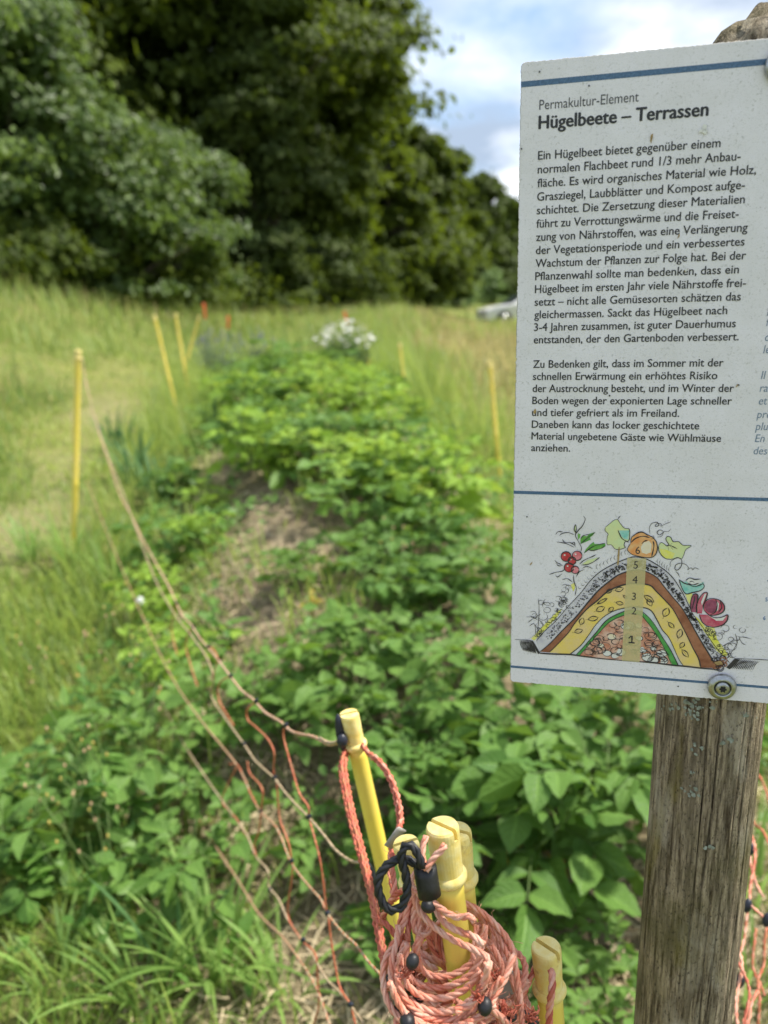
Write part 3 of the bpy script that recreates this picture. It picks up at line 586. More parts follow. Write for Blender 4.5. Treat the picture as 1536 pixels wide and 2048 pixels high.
# ------------------------------------------------------------------ ground, road
def axis_pts(lo, hi, fine_lo, fine_hi, df, growth=1.18):
    p = list(np.arange(fine_lo, fine_hi + 1e-6, df)); d = df
    while p[-1] < hi: d *= growth; p.append(p[-1] + d)
    d = df
    while p[0] > lo: d *= growth; p.insert(0, p[0] - d)
    return np.array(p)
gx = axis_pts(-420, 420, -4.5, 4, .07); gy = axis_pts(-60, 620, -.5, 12, .07)
PA, PB, PD = gp(560, 1090), gp(430, 965), gp(930, 1010)
def patch(x, y): return np.maximum(np.maximum(np.exp(-(((x - PA[0]) / .38) ** 2 + ((y - PA[1]) / .38) ** 2) ** 2), np.exp(-(((x - PB[0]) / .20) ** 2 + ((y - PB[1]) / .55) ** 2) ** 2)), .8 * np.exp(-(((x - PD[0]) / .20) ** 2 + ((y - PD[1]) / .8) ** 2) ** 2))
X, Y = np.meshgrid(gx, gy); Z = gz(X, Y) + np.where((np.abs(X) < 6) & (Y < 13), RNG.normal(0, .006, X.shape), 0)
Z = Z + patch(X, Y) * (.05 * (vnoise(X, Y, 11, 5) - .4) + RNG.normal(0, .008, X.shape))
nx, ny = len(gx), len(gy); I = np.arange(nx * ny).reshape(ny, nx)
F = np.stack([I[:-1, :-1], I[:-1, 1:], I[1:, 1:], I[1:, :-1]], -1).reshape(-1, 4)
pathv = np.exp(-((X + 1.28 + .18 * Y) / .36) ** 2) * smooth((Y - 2.4) / 1.2) * smooth((9 - Y) / 2) * np.clip(vnoise(X, Y, 2.3, 4) * 1.2 - .25, 0, .5)
bedv = (smooth(1.35 - np.abs(X - bed_center(Y)) / .85) * smooth((Y - .9) / .5) * smooth((11.5 - Y) / 1)).ravel()
b = NB('garden_soil_and_turf'); co = b.coord(); a_ = b.attr('rnd'); n1_ = b.noise(co, 3.2, 6, .65); n2_ = b.noise(co, 38, 6, .7); n4_ = b.noise(co, .35, 3)
turf = b.mix(b.ramp(n1_, [(.35, 0.0), (.65, 1.0)]), (.085, .14, .022), (.24, .24, .075)); turf = b.mix(b.ramp(n4_, [(.4, 0.0), (.6, .5)]), turf, (.22, .20, .08))
turf = b.mix(b.attr('trod'), turf, b.mix(n2_, (.20, .18, .08), (.44, .38, .22)))
soil = b.mix(b.ramp(n2_, [(.3, 0.0), (.68, 1.0)]), (.13, .097, .062), (.36, .285, .185))
b.col(b.mix(b.math('MULTIPLY', a_, b.ramp(n1_, [(.2, .75), (.6, 1.0)])), turf, soil)); b.rough(.95); b.b.inputs['Specular IOR Level'].default_value = .1; b.bump(n2_, .02, 1)
MAT['ground'] = b.m
go = obj('ground', np.stack([X.ravel(), Y.ravel(), Z.ravel()], 1), F, MAT['ground'], rnd=bedv); tag(go, kind='structure')
at_ = go.data.attributes.new('trod', 'FLOAT', 'POINT'); at_.data.foreach_set('value', pathv.ravel().astype(np.float32))
b = NB('asphalt'); n = b.noise(b.coord(), 14, 6, .7); b.col(b.ramp(n, [(.3, (.10, .10, .10)), (.7, (.17, .165, .16))])); b.rough(.9); MAT['road'] = b.m
xs = np.linspace(1.5, 40, 60); V = []
for x in xs:
    for dy in (-1.6, 1.6):
        yy = 34 + (x - 5) * .12 + dy; V.append((x, yy, max(gz(x, 34 + (x - 5) * .12 - 1.6), gz(x, 34 + (x - 5) * .12 + 1.6), gz(x, 34 + (x - 5) * .12)) + .03))
tag(obj('road', V, [[2 * i, 2 * i + 2, 2 * i + 3, 2 * i + 1] for i in range(len(xs) - 1)], MAT['road']), kind='structure')

# ------------------------------------------------------------------ leaf and blade generators
def blades(P, Ht, Wd, lean, az, seg=4, curl=1.0):
    """grass blades: P roots (n,3), heights, widths, lean (0 upright .. 1 flat over), heading; returns V, F, rnd index"""
    n = len(P); t = np.linspace(0, 1, seg + 1)
    lean = np.asarray(lean)[:, None]; Ht = np.asarray(Ht)[:, None]; az = np.asarray(az)[:, None]
    th = lean * (0.35 + 1.25 * curl * t[None, :])                       # angle from vertical grows to the tip
    dz = np.cos(th) * Ht / seg; dr = np.sin(th) * Ht / seg
    z = np.concatenate([np.zeros((n, 1)), np.cumsum(dz[:, 1:], 1)], 1); r = np.concatenate([np.zeros((n, 1)), np.cumsum(dr[:, 1:], 1)], 1)
    w = np.asarray(Wd)[:, None] * np.array([.75, 1, .9, .65, .06])[None, np.linspace(0, 4, seg + 1).round().astype(int)] * .5
    cx, cy = np.cos(az), np.sin(az)
    C = np.stack([P[:, 0:1] + r * cx, P[:, 1:2] + r * cy, P[:, 2:3] + z], -1)
    S_ = np.stack([-cy * w, cx * w, 0 * w], -1)
    V = np.stack([C - S_, C + S_], 2).reshape(-1, 3)
    i = (np.arange(n) * (seg + 1) * 2)[:, None] + (np.arange(seg) * 2)[None, :]
    F = np.stack([i, i + 1, i + 3, i + 2], -1).reshape(-1, 4)
    return V, F
def rep(r, seg): return np.repeat(r, (seg + 1) * 2)
def quads(C, size, nrm, aspect=.6, az=None):
    """leaf-shaped faces (pointed, six corners) at C facing nrm"""
    n = len(C); nrm = nrm / (np.linalg.norm(nrm, axis=1)[:, None] + 1e-9)
    a = RNG.normal(0, 1, (n, 3)); u = np.cross(nrm, a); u /= np.linalg.norm(u, axis=1)[:, None] + 1e-9; v = np.cross(nrm, u)
    size = np.asarray(size)[:, None]; w = size * aspect
    pts = [C - u * size * .5, C - u * size * .12 + v * w * .5 + nrm * size * .06, C + u * size * .28 + v * w * .34 + nrm * size * .03, C + u * size * .5 - nrm * size * .08, C + u * size * .28 - v * w * .34 + nrm * size * .03, C - u * size * .12 - v * w * .5 + nrm * size * .06]
    V = np.stack(pts, 1).reshape(-1, 3); i = np.arange(n)[:, None] * 6
    F = np.concatenate([i + np.array([[0, 1, 2, 3]]), i + np.array([[0, 3, 4, 5]])], 0)
    return V, F
def scatter(n, x0, x1, y0, y1, keep):
    x = RNG.uniform(x0, x1, n); y = RNG.uniform(y0, y1, n); k = RNG.uniform(0, 1, n) < keep(x, y); return x[k], y[k]
MAT['lawn'] = leafmat('lawn_grass_blades', (.045, .120, .015), (.30, .37, .075), .30, byobj=0)
MAT['meadow'] = leafmat('meadow_grass_blades', (.065, .135, .018), (.29, .35, .095), .30, byobj=0)
MAT['dry'] = leafmat('dry_grass_blades', (.13, .14, .038), (.42, .35, .155), .3, byobj=0)
MAT['straw'] = leafmat('straw', (.24, .18, .105), (.66, .54, .35), .05, byobj=0, rough=.7)
MAT['weed'] = leafmat('low_weed_leaves', (.045, .12, .02), (.17, .30, .06), .3, byobj=0)
def bed_off(x, y): return np.abs(x - bed_center(y))
def grass(name, x, y, h, w, lean, mat, seg=4, tan=None, curl=1.0):
    n = len(x); P = np.stack([x, y, gz(x, y) - .005], 1)
    V, F = blades(P, h * RNG.uniform(.55, 1.15, n), w * RNG.uniform(.7, 1.3, n), np.clip(RNG.normal(lean, .18, n), .05, 1.1), RNG.uniform(0, 6.283, n), seg, curl)
    r = np.clip(RNG.normal(.45, .2, n) + (0 if tan is None else tan), 0, 1)
    return tag(obj(name, V, F, mat, rnd=rep(r, seg)), kind='stuff')
# turf near the camera and along the left of the bed
def k_near(x, y): return np.where((bed_off(x, y) > .62) | (y < 1.15), 1, np.where((x < -.25) & (y < 2.3), .4, .10)) * np.where((x > .08) & (x < 1.05) & (y < 1.9), .12, 1) * (.45 + .55 * vnoise(x, y, 5))
x, y = scatter(40000, -2.2, 1.4, .45, 3.4, k_near)
grass('lawn_grass', x, y, .075 + .09 * vnoise(x, y, 4, 2), .0045, .6, MAT['lawn'], tan=.25 * (vnoise(x, y, 2.2, 5) - .5))
x, y = scatter(80000, -7, -.8, 2.6, 11, lambda x, y: np.where(bed_off(x, y) > 1.0, 1, 0) * (.25 + .75 * vnoise(x, y, 2, 1)) * np.clip(3.2 / y + .2, 0, 1) * (1 - .35 * np.exp(-((x + 1.28 + .18 * y) / .3) ** 2)))
pth = np.exp(-((x + 1.28 + .18 * y) / .36) ** 2) * (.4 + .6 * vnoise(x, y, 1.3, 4))
grass('lawn_grass', x, y, (.06 + .13 * vnoise(x, y, 1.5, 2)) * (1 - .7 * pth), .0085, .6, MAT['lawn'], 3, tan=.9 * pth + .8 * (vnoise(x, y, 1.6, 5) - .55))
# long grass at the fence lines beside the bed
x, y = scatter(40000, -2.8, 2.6, 1.6, 11, lambda x, y: np.exp(-((bed_off(x, y) - 1.18) / .24) ** 2) * np.where((x > 0) & (y < 2), .15, 1) * (.3 + .7 * vnoise(x, y, 3, 4)))
grass('long_grass', x, y, (.15 + .17 * vnoise(x, y, 2.5, 3)) * np.where(x > bed_center(y), 1.6, 1.0) * np.where(y > 5, 1.5, 1), .006, .42, MAT['lawn'], tan=.12)
# tall meadow: left bank, behind the bed, dry field on the right
x, y = scatter(90000, -20, 1.0, 3.4, 30, lambda x, y: np.clip((np.where((x < -1.45 - .21 * y + .22 * np.sin(y * 1.7)) & ~((y > 7.8) & (y < 9.1) & (x > -4.4)), 1.0, 0) + smooth((y - 9.6) / .8)), 0, 1) * np.clip(9 / y, .15, 1) * (.4 + .6 * vnoise(x, y, .8, 2)))
grass('tall_meadow_grass', x, y, (.20 + .40 * vnoise(x, y, 1.3, 1) ** 1.4) * np.clip(y / 8, .6, 1.1), .008 + .0007 * y, .38, MAT['meadow'], 4, tan=.8 * (vnoise(x, y, .8, 3) - .5))
x, y = scatter(70000, -6, 20, 3.2, 34, lambda x, y: smooth((bed_off(x, np.minimum(y, 11)) - 1.45) / .35) * np.where(x > bed_center(np.minimum(y, 11)), 1, smooth((y - 12) / 2)) * np.clip(8 / y, .12, 1) * np.where((np.abs(y - 34) < 2.5) & (x > 2), 0, 1))
grass('dry_meadow_grass', x, y, (.12 + .34 * vnoise(x, y, 1.4, 5) ** 1.5), .010 + .0008 * y, .36, MAT['dry'], 4, tan=.7 * (vnoise(x, y, .9, 7) - .5))
x, y = scatter(24000, -40, 60, 30, 85, lambda x, y: np.where((y - 34 - (x - 5) * .12 < 2.2) & (y - 34 - (x - 5) * .12 > -2.2) & (x > 1.2), 0, 1) * np.clip(28 / y, 0, 1))
grass('tall_meadow_grass', x, y, .55, .06, .35, MAT['meadow'], 3, tan=.2 * (vnoise(x, y, .2, 7) - .5))
x, y = scatter(20000, -16, 9, 11.5, 25, lambda x, y: np.exp(-((y - 12.5 - 4.5 * smooth((x + 8) / 7) - 5 * smooth((x + 1) / 6)) / 1.3) ** 2))
grass('tall_meadow_grass', x, y, .42 + .4 * vnoise(x, y, 1.3, 3), .014, .4, MAT['lawn'], 4, tan=.3 * (vnoise(x, y, .9, 3) - .5))
# seed heads standing over the meadow
x, y = scatter(8000, -16, 9, 4.5, 22, lambda x, y: np.where((x < -1.6 - .22 * y) | (x > bed_center(np.minimum(y, 11)) + 1.5) | (y > 12), 1, 0) * (.3 + .7 * vnoise(x, y, 1.2, 9)))
n = len(x); P = np.stack([x, y, gz(x, y) + RNG.uniform(.22, .48, n)], 1)
C = (P[:, None, :] + RNG.normal(0, 1, (n, 6, 3)) * np.array([.012, .012, .035])).reshape(-1, 3)
V, F = quads(C, RNG.uniform(.018, .038, len(C)), RNG.normal(0, 1, (len(C), 3)), .45)
tag(obj('grass_seed_heads', V, F, MAT['dry'], rnd=np.repeat(RNG.uniform(.4, 1, len(C)), 6), smooth_=False), kind='stuff')
x, y = scatter(9000, -1.9, 1.2, 1.5, 8.5, lambda x, y: np.where(bed_off(x, y) < .95, 1, 0) * smooth((vnoise(x, y, 5.5, 11) - .55) / .25) * (1 - .7 * np.exp(-(((x - .5) / .5) ** 2 + ((y - 1.4) / .5) ** 2))))
grass('bed_grass', x, y, .16 + .10 * vnoise(x, y, 6, 1), .0055, .5, MAT['lawn'], 4, tan=.15)
# straw mulch on the bed and at the foot of the sign
def k_straw(x, y):
    on = (bed_off(x, y) < .82) & (y > 1.2) & (y < 7.5)
    foot = (y < 1.9) & (x > -.35) & (x < 1.3)
    return np.where(on, .30 + .55 * vnoise(x, y, 3.1, 8) + .6 * patch(x, y), 0) + np.where(foot, .9, 0)
x, y = scatter(60000, -1.9, 1.4, .5, 7.5, k_straw); n = len(x)
az = RNG.uniform(0, 6.283, n); L = RNG.uniform(.02, .11, n); w = RNG.uniform(.0014, .0042, n); z0 = gz(x, y) + RNG.uniform(.002, .03, n) + .05 * (vnoise(x, y, 11, 5) - .4) * patch(x, y); dz = RNG.normal(0, .24, n) * L
dx, dy = np.cos(az), np.sin(az); bend = RNG.normal(0, .12, n) * L
C = [np.stack([x + dx * L * t - dy * bend * (1 - (2 * t) ** 2), y + dy * L * t + dx * bend * (1 - (2 * t) ** 2), z0 + dz * t], 1) for t in (-.5, 0, .5)]
s_ = np.stack([-dy * w / 2, dx * w / 2, RNG.normal(0, .3, n) * w], 1)
V = np.stack([C[0] - s_, C[0] + s_, C[1] - s_, C[1] + s_, C[2] - s_, C[2] + s_], 1).reshape(-1, 3); i = np.arange(n)[:, None] * 6
F = np.concatenate([i + np.array([[0, 1, 3, 2]]), i + np.array([[2, 3, 5, 4]])])
tag(obj('straw_mulch', V, F, MAT['straw'], rnd=np.repeat(RNG.beta(2, 2, n), 6), smooth_=False), kind='stuff')
# low weeds creeping over the flanks of the bed
def k_weed(x, y):
    o = bed_off(x, y); return (1 - .9 * patch(x, y)) * np.where((x > .12) & (x < 1.1) & (y < 1.85) & (y > .8), .12, 1) * (np.where((o > .45) & (o < np.where(x < bed_center(y), 1.05, 1.3)) & (y > 1.3) & (y < 11), .85, np.where((o <= .45) & (y > 1.2) & (y < 7), .40, 0)) * smooth((vnoise(x, y, 4.2, 6) - .25) / .4) + np.where((y < 1.6) & (x < -.25), .22, 0) * vnoise(x, y, 6, 2))
x, y = scatter(52000, -2.6, 2.2, .6, 11, k_weed); n = len(x)
hh = RNG.uniform(.01, .13, n) * (.6 + .8 * vnoise(x, y, 4.2, 6)); C = np.stack([x, y, gz(x, y) + hh], 1)
V, F = quads(C, RNG.uniform(.022, .058, n), np.stack([RNG.normal(0, .55, n), RNG.normal(-.15, .55, n), np.ones(n)], 1), .62)
tag(obj('low_weeds', V, F, MAT['weed'], rnd=np.repeat(np.clip(RNG.normal(.5, .22, n), 0, 1), 6)), kind='stuff')

# ------------------------------------------------------------------ potato plants
MAT['potato'] = leafmat('potato_leaf', (.048, .125, .022), (.17, .29, .058), .28, (.26, .43, .05), .52, .45, True, .28)
MAT['potato_young'] = leafmat('young_potato_leaf', (.10, .22, .024), (.34, .50, .070), .36, (.46, .62, .08), .52, .4, True, .28)
MAT['stem'] = plain('plant_stem', (.13, .20, .055), .6, .2, 60)
LU = np.linspace(-1, 1, 7); LT = np.linspace(0, 1, 8)
def leaflet(L, w, fold, droop, rng):
    prof = np.sin(np.pi * np.clip(LT, 0, 1) ** .78) ** .85 * (1 - .18 * LT); prof[0] = .02; prof[-1] = .02
    U_, T_ = np.meshgrid(LU, LT); hw = prof[:, None] * w / 2
    wav = .05 * w * np.sin(T_ * 19 + rng.uniform(0, 6)) * np.abs(U_) ** 2
    x = U_ * hw * math.cos(fold); z = np.abs(U_) * hw * math.sin(fold) + wav - droop * L * T_ ** 2 + rng.normal(0, .004 * L, U_.shape)
    return np.stack([x.ravel(), (T_ * L).ravel(), z.ravel()], 1), np.stack([(U_.ravel() + 1) / 2, T_.ravel()], 1)
LI = np.arange(56).reshape(8, 7); LF = np.stack([LI[:-1, :-1], LI[:-1, 1:], LI[1:, 1:], LI[1:, :-1]], -1).reshape(-1, 4)
class Leaves:
    def __init__(s): s.V = []; s.F = []; s.uv = []; s.r = []; s.n = 0
    def add(s, pos, fwd, up, L, w, rng, fold=None, droop=None):
        f = fwd / np.linalg.norm(fwd); r_ = np.cross(f, up); r_ /= np.linalg.norm(r_) + 1e-9; u = np.cross(r_, f)
        v, uv = leaflet(L, w, rng.uniform(.12, .5) if fold is None else fold, rng.uniform(.05, .35) if droop is None else droop, rng)
        s.V.append(pos + v[:, :1] * r_ + v[:, 1:2] * f + v[:, 2:3] * u); s.F.append(LF + s.n); s.uv.append(uv); s.r.append(np.full(56, np.clip(rng.normal(.5, .22), 0, 1))); s.n += 56
    def build(s, name, mat, parent): return obj(name, np.concatenate(s.V), np.concatenate(s.F), mat, parent, uv=np.concatenate(s.uv), rnd=np.concatenate(s.r))
def compound(lv, st, base, az, el, L, rng, big=1.0, pairs=3):
    """a pinnate leaf: arching rachis, leaflets in pairs that grow to the tip, one end leaflet"""
    t = np.linspace(0, 1, 9); e_ = el - 1.0 * t; d = L / 8
    x = np.concatenate([[0], np.cumsum(np.cos(e_[:-1]) * d)]); z = np.concatenate([[0], np.cumsum(np.sin(e_[:-1]) * d)])
    P = base + np.stack([x * math.cos(az), x * math.sin(az), z], 1); tube(st, P, np.linspace(.0022, .0009, 9), 5)
    side = np.array([-math.sin(az), math.cos(az), 0])
    for k in range(pairs):
        i = 3 + int(round(k * 4.4 / max(1, pairs - 1))) if pairs > 1 else 6; i = min(i, 7); T = P[i] - P[i - 1]; T /= np.linalg.norm(T); up = np.cross(T, side); up = up if up[2] > 0 else -up
        ll = big * (.048 + .018 * k) * rng.uniform(.85, 1.15)
        for s_ in (1, -1):
            f = T * .55 + side * s_ * .95 + up * rng.normal(.05, .16); lv.add(P[i] + side * s_ * .004, f, up + rng.normal(0, .22, 3), ll, ll * rng.uniform(.60, .76), rng)
    T = P[-1] - P[-2]; up = np.cross(T, side); up = up if up[2] > 0 else -up
    ll = big * .092 * rng.uniform(.85, 1.15); lv.add(P[-1], T, up + rng.normal(0, .15, 3), ll, ll * rng.uniform(.64, .8), rng)
def potato(seed, stems, H, mat, big=1.0, spread=.5):
    rng = np.random.default_rng(seed); lv = Leaves(); st = MB()
    for s_ in range(stems):
        az = 6.283 * s_ / stems + rng.uniform(-.4, .4); h = H * rng.uniform(.7, 1.1); tilt = spread * rng.uniform(.3, 1)
        t = np.linspace(0, 1, 8); r = h * (np.sin(tilt) * t + .25 * tilt * t ** 2)
        P = np.stack([.02 * math.cos(az) + r * math.cos(az), .02 * math.sin(az) + r * math.sin(az), h * np.cos(tilt * .6) * t - .01], 1); tube(st, P, np.linspace(.0055, .0028, 8), 6)
        n = rng.integers(4, 7)
        for k in range(n):
            q = .28 + .70 * k / (n - 1); i = min(int(q * 7), 6); f = q * 7 - i; B = P[i] * (1 - f) + P[i + 1] * f
            compound(lv, st, B, az + 2.4 * k + rng.uniform(-.4, .4), rng.uniform(.35, .85) + .25 * q, (.13 + .05 * (1 - q)) * big * rng.uniform(.85, 1.15), rng, big * rng.uniform(.85, 1.1), 3 if rng.uniform() < .7 else 2)
        for k in range(3): compound(lv, st, P[-1], az + 2.1 * k, rng.uniform(.9, 1.3), .075 * big, rng, big * .62, 2)
    return lv, st
GPOT = 'potato plants on the raised bed'
protos = {}
def make_plant(key, label, group, pos, rz, seed, stems, H, mat, big=1.0, spread=.5, name='potato_plant', cat='potato plant'):
    t = thing(name, pos, label, cat, group, rz); lv, st = potato(seed, stems, H, mat, big, spread)
    st.build('stem', MAT['stem'], t); lv.build('foliage', mat, t); protos[key] = t; return t
def gpos(x, y): return (x, y, float(gz(x, y)) - .005)
NEAR = [  # pixel of the plant's middle at about leaf height, size, label
    (980, 1540, .9, 'a', 'broad leaved potato plant with drooping leaves just left of the sign post'), (1200, 1490, .9, 'b', 'bushy dark green potato plant tucked right behind the sign post'),
    (1110, 1460, .85, 'c', 'potato plant directly below the lower edge of the notice board'), (850, 1440, .6, 'd', 'potato plant right behind the head of the leaning yellow post'),
    (40, 1640, .66, 'a', 'large leaved potato plant cut by the left picture edge'), (330, 1470, .7, 'd', 'potato plant right of the budding weed at the left'),
    (375, 1690, .55, 'b', 'single low potato sprout with broad leaflets on the turf'), (690, 1260, .6, 'a', 'potato plant standing alone in the straw at the middle of the bed'),
    (800, 1350, .7, 'd', 'potato plant beyond the leaning yellow post near the bed middle'), (930, 1270, .65, 'b', 'potato plant at the right rim of the straw patch'),
    (560, 1350, .55, 'c', 'potato plant just right of the top netting cord'),
    (985, 1800, .34, 'c', 'low leafy sprout right behind the coiled salmon rope'), (1120, 1880, .36, 'd', 'pale leafy sprout at the foot of the sign post'), (800, 1840, .36, 'a', 'dark low sprout behind the coiled rope bundle'),
    (650, 1640, .4, 'd', 'low potato plant showing between the netting cords and the leaning post'), (1180, 1995, .42, 'b', 'broad leaf sprout at the bottom right of the lone short post'), (1290, 1420, .8, 'd', 'potato plant mostly hidden by the top of the sign post'),
    (830, 1050, .7, 'c', 'potato plant on the right half of the bed just in front of the dense row'), (720, 985, .75, 'b', 'potato plant at the front of the dense row right above the straw heap'), (800, 960, .7, 'd', 'potato plant at the front right corner of the dense row'), (740, 1090, .5, 'c', 'half grown potato plant right of the straw heap'), (860, 1160, .55, 'a', 'potato plant between the straw heap and the drawing on the board'), (975, 1160, .7, 'd', 'potato plant touching the left edge of the drawing on the board'),
    (790, 1150, .5, 'b', 'small potato plant at the right end of the straw heap'), (590, 1120, .42, 'c', 'tiny potato sprout in the middle of the straw heap'), (330, 1080, .6, 'd', 'potato plant left of the straw heap, inside the netting'), (350, 950, .6, 'a', 'potato plant on the left flank near the leeks')]
PK_ = dict(a=(101, 4, .36, MAT['potato'], 1.45, .55), b=(102, 4, .38, MAT['potato'], 1.4, .6), c=(103, 4, .34, MAT['potato'], 1.3, .6), d=(104, 3, .32, MAT['potato'], 1.4, .5))
for (px, py, sc, k, lab) in NEAR:
    p = gp(px, py); r = ray(px, py); p = p - r * (.26 * sc / max(.25, -r[2])) * .8; g = gpos(p[0], p[1]); rz = RNG.uniform(0, 6.283)
    if k not in protos: o = make_plant(k, lab, GPOT, g, rz, *PK_[k]); o.scale = (sc,) * 3
    else: dup(protos[k], g, rz, sc, lab)
# the dense rows on the crest, further back
first = None
ylist = np.concatenate([np.linspace(3.15, 6, 10), np.linspace(6.3, 8.3, 6)])
spots = []
for y in ylist:
    for dx in np.arange(-.42, .60 if y < 5.5 else .42, RNG.uniform(.34, .44)):
        if y < 3.7 and dx < -.3: continue
        spots.append((float(bed_center(y)) + dx + RNG.normal(0, .07), y + RNG.normal(0, .12)))
for (x, y) in spots:
    if patch(x, y) > .45 or (y < 4.6 and x > float(bed_center(y)) + .5): continue
    g = gpos(x, y); lab = 'bright green potato plant in the dense row on the bed crest'
    if first is None:
        first = make_plant('e', lab, 'potato plants in the dense rows', g, 0, 105, 5, .34, MAT['potato_young'], 1.05, .6); first2 = None
    elif first2 is None: first2 = make_plant('f', lab, 'potato plants in the dense rows', g, 0, 106, 6, .32, MAT['potato_young'], 1.0, .65)
    else: dup((first, first2, protos['c'], protos['d'])[int(RNG.choice(4, p=[.34, .34, .16, .16]))], g, RNG.uniform(0, 6.283), RNG.uniform(.55, .98) * (1 if y < 6 else .9), lab, 'potato plants in the dense rows')
for y in np.arange(2.3, 8.6, .55):          # smaller plants on both flanks
    for sgn in (-1, 1):
        off_ = RNG.uniform(.68, .86); x = float(bed_center(y)) + sgn * off_
        if sgn > 0 and y < 3: continue
        if patch(x, y) > .3: continue
        lab = 'low potato plant on the left flank of the bed by the netting' if sgn < 0 else 'low potato plant on the right flank of the bed'
        dup(first if RNG.uniform() < .5 else first2, gpos(x, y), RNG.uniform(0, 6.283), RNG.uniform(.45, .7), lab, 'low potato plants on the bed flanks')
# ------------------------------------------------------------------ trees and bushes
b = NB('bark'); n = b.noise(b.coord((1, 1, .2)), 22, 6); b.col(b.ramp(n, [(.3, (.035, .027, .018)), (.7, (.12, .095, .07))])); b.rough(.9); b.bump(n, .03); MAT['bark'] = b.m
MAT['hazel'] = leafmat('hazel_leaves', (.026, .056, .010), (.155, .225, .052), .28, (.24, .36, .06), byobj=.1, rough=.5, spec=.35)
MAT['beech'] = leafmat('beech_leaves', (.020, .038, .005), (.115, .155, .020), .28, (.22, .30, .02), byobj=.15, rough=.6, spec=.2)
MAT['conifer'] = leafmat('conifer_sprays', (.030, .050, .010), (.11, .145, .030), .2, (.16, .23, .03), byobj=.15, rough=.6, spec=.2)
MAT['shrub'] = leafmat('shrub_leaves', (.07, .12, .03), (.19, .27, .09), .28, byobj=.1)
def tree(name, x, y, H, R, label, cat, mat, seed, clumps=260, per=80, leaf=.22, style='round', zb=.06, group=None, trunk_r=None, z=None, squash=.55, lobes=22):
    rng = np.random.default_rng(seed); global RNG
    z = float(gz(x, y)) - .1 if z is None else z
    t = thing(name, (x, y, z), label, cat, group); old = RNG; RNG = rng
    tr = MB(); k = 11; q = np.linspace(0, 1, k); tr_r = trunk_r or H * .016
    tp = np.stack([np.cumsum(rng.normal(0, H * .006, k)), np.cumsum(rng.normal(0, H * .006, k)), q * H * .93], 1); tube(tr, tp, tr_r * (1 - .88 * q) + .01, 9)
    C = []; drk = []
    def prof_(u):
        if style == 'cone': return max(.03, (1 - u) ** .8)
        return max(.05, (1 - max(0, (u - .30) / .72) ** 2.1)) ** .6 * (.80 + .2 * min(1, u / .3)) if u < 1 else .05
    K = lobes; LB = []
    for k in range(K):
        u = zb + .03 + (.90 - zb) * (k + rng.uniform(0, 1)) / K; pr = prof_(u); az = rng.uniform(0, 6.283); q_ = R * pr * rng.uniform(.35, .85)
        LB.append((np.array([tp[min(10, int(u * 10))][0] + q_ * math.cos(az), tp[min(10, int(u * 10))][1] + q_ * math.sin(az), u * H]), R * rng.uniform(.26, .50) * (.45 + .55 * pr)))
    for i in range(clumps):
        if rng.uniform() < .16: 
            u = rng.uniform(zb, .93); az = rng.uniform(0, 6.283); rr_ = R * prof_(u) * .7 * rng.uniform(0, 1) ** .5; c_ = np.array([tp[min(10, int(u * 10))][0] + rr_ * math.cos(az), tp[min(10, int(u * 10))][1] + rr_ * math.sin(az), u * H])
        else:
            lc, lr = LB[rng.integers(0, K)]; v_ = rng.normal(0, 1, 3); v_[2] = v_[2] * .8 + .25; v_ /= np.linalg.norm(v_); c_ = lc + v_ * lr * rng.uniform(.72, 1.08) * np.array([1, 1, .8])
        c_[2] = max(c_[2], .25); u = min(.97, c_[2] / H); az = math.atan2(c_[1], c_[0]); rr_ = math.hypot(c_[0], c_[1]); C.append((c_, az, rr_))
        if i % max(1, clumps // 34) == 0:
            h0 = max(.08, u - .16 * rng.uniform(.5, 1.3)); j = min(10, int(h0 * 10)); s_ = tp[j]
            mid = (s_ + c_) / 2 + rng.normal(0, R * .04, 3) + [0, 0, H * .02]; P = catmull([s_, mid, c_], R / 6); tube(tr, P, np.linspace(tr_r * .38 * (1 - u * .6), .012, len(P)), 5)
    tr.build('trunk', MAT['bark'], t)
    LVs, NR, RN = [], [], []
    sg = R * .092 * (260 / clumps) ** .25
    for c_, az, rr_ in C:
        m_ = int(per * rng.uniform(.45, 1.4)); g = rng.normal(0, 1, (m_, 3)); out = np.array([math.cos(az), math.sin(az), 0]); sd_ = np.array([-out[1], out[0], 0])
        s1 = g[:, 0] * sg * rng.uniform(.9, 1.7); pos = c_ + out * s1[:, None] + sd_ * (g[:, 1] * sg)[:, None]; pos[:, 2] += g[:, 2] * sg * squash - (np.abs(s1) ** 1.6) * (.22 if style != 'round' else .06)
        LVs.append(pos); NR.append(np.stack([g[:, 0] * .6 + out[0] * .5 + rng.normal(0, .5, m_), g[:, 1] * .6 + out[1] * .5 + rng.normal(0, .5, m_), np.abs(rng.normal(.75, .4, m_))], 1)); RN.append(np.clip(rng.normal(.45 + rng.normal(0, .14), .2, m_), 0, 1))
    P = np.concatenate(LVs); P[:, 2] = np.maximum(P[:, 2], .12 + rng.uniform(0, .3, len(P)))
    V, F = quads(P, leaf * rng.uniform(.6, 1.4, len(P)), np.concatenate(NR), .62)
    obj('crown', V, F, mat, t, rnd=np.repeat(np.concatenate(RN), 6), smooth_=False); RNG = old
    return t
def tx(px, d): return (px - 768 + 19) / FPX * d * .97 + .0
def top_h(px, py, d_): return float(at(px, py, d_)[2] - gz(tx(px, d_), d_))
tree('hazel_tree', tx(60, 15), 15, 4.9, 2.3, 'pale green leafy hazel tree at the left edge of the wood', 'tree', MAT['hazel'], 31, 330, 62, .15, 'full')
tree('hazel_tree', tx(235, 15.6), 15.6, 3.9, 1.9, 'bushy pale hazel tree standing between the bigger hazel and the small drooping one', 'tree', MAT['hazel'], 39, 260, 62, .15, 'full')
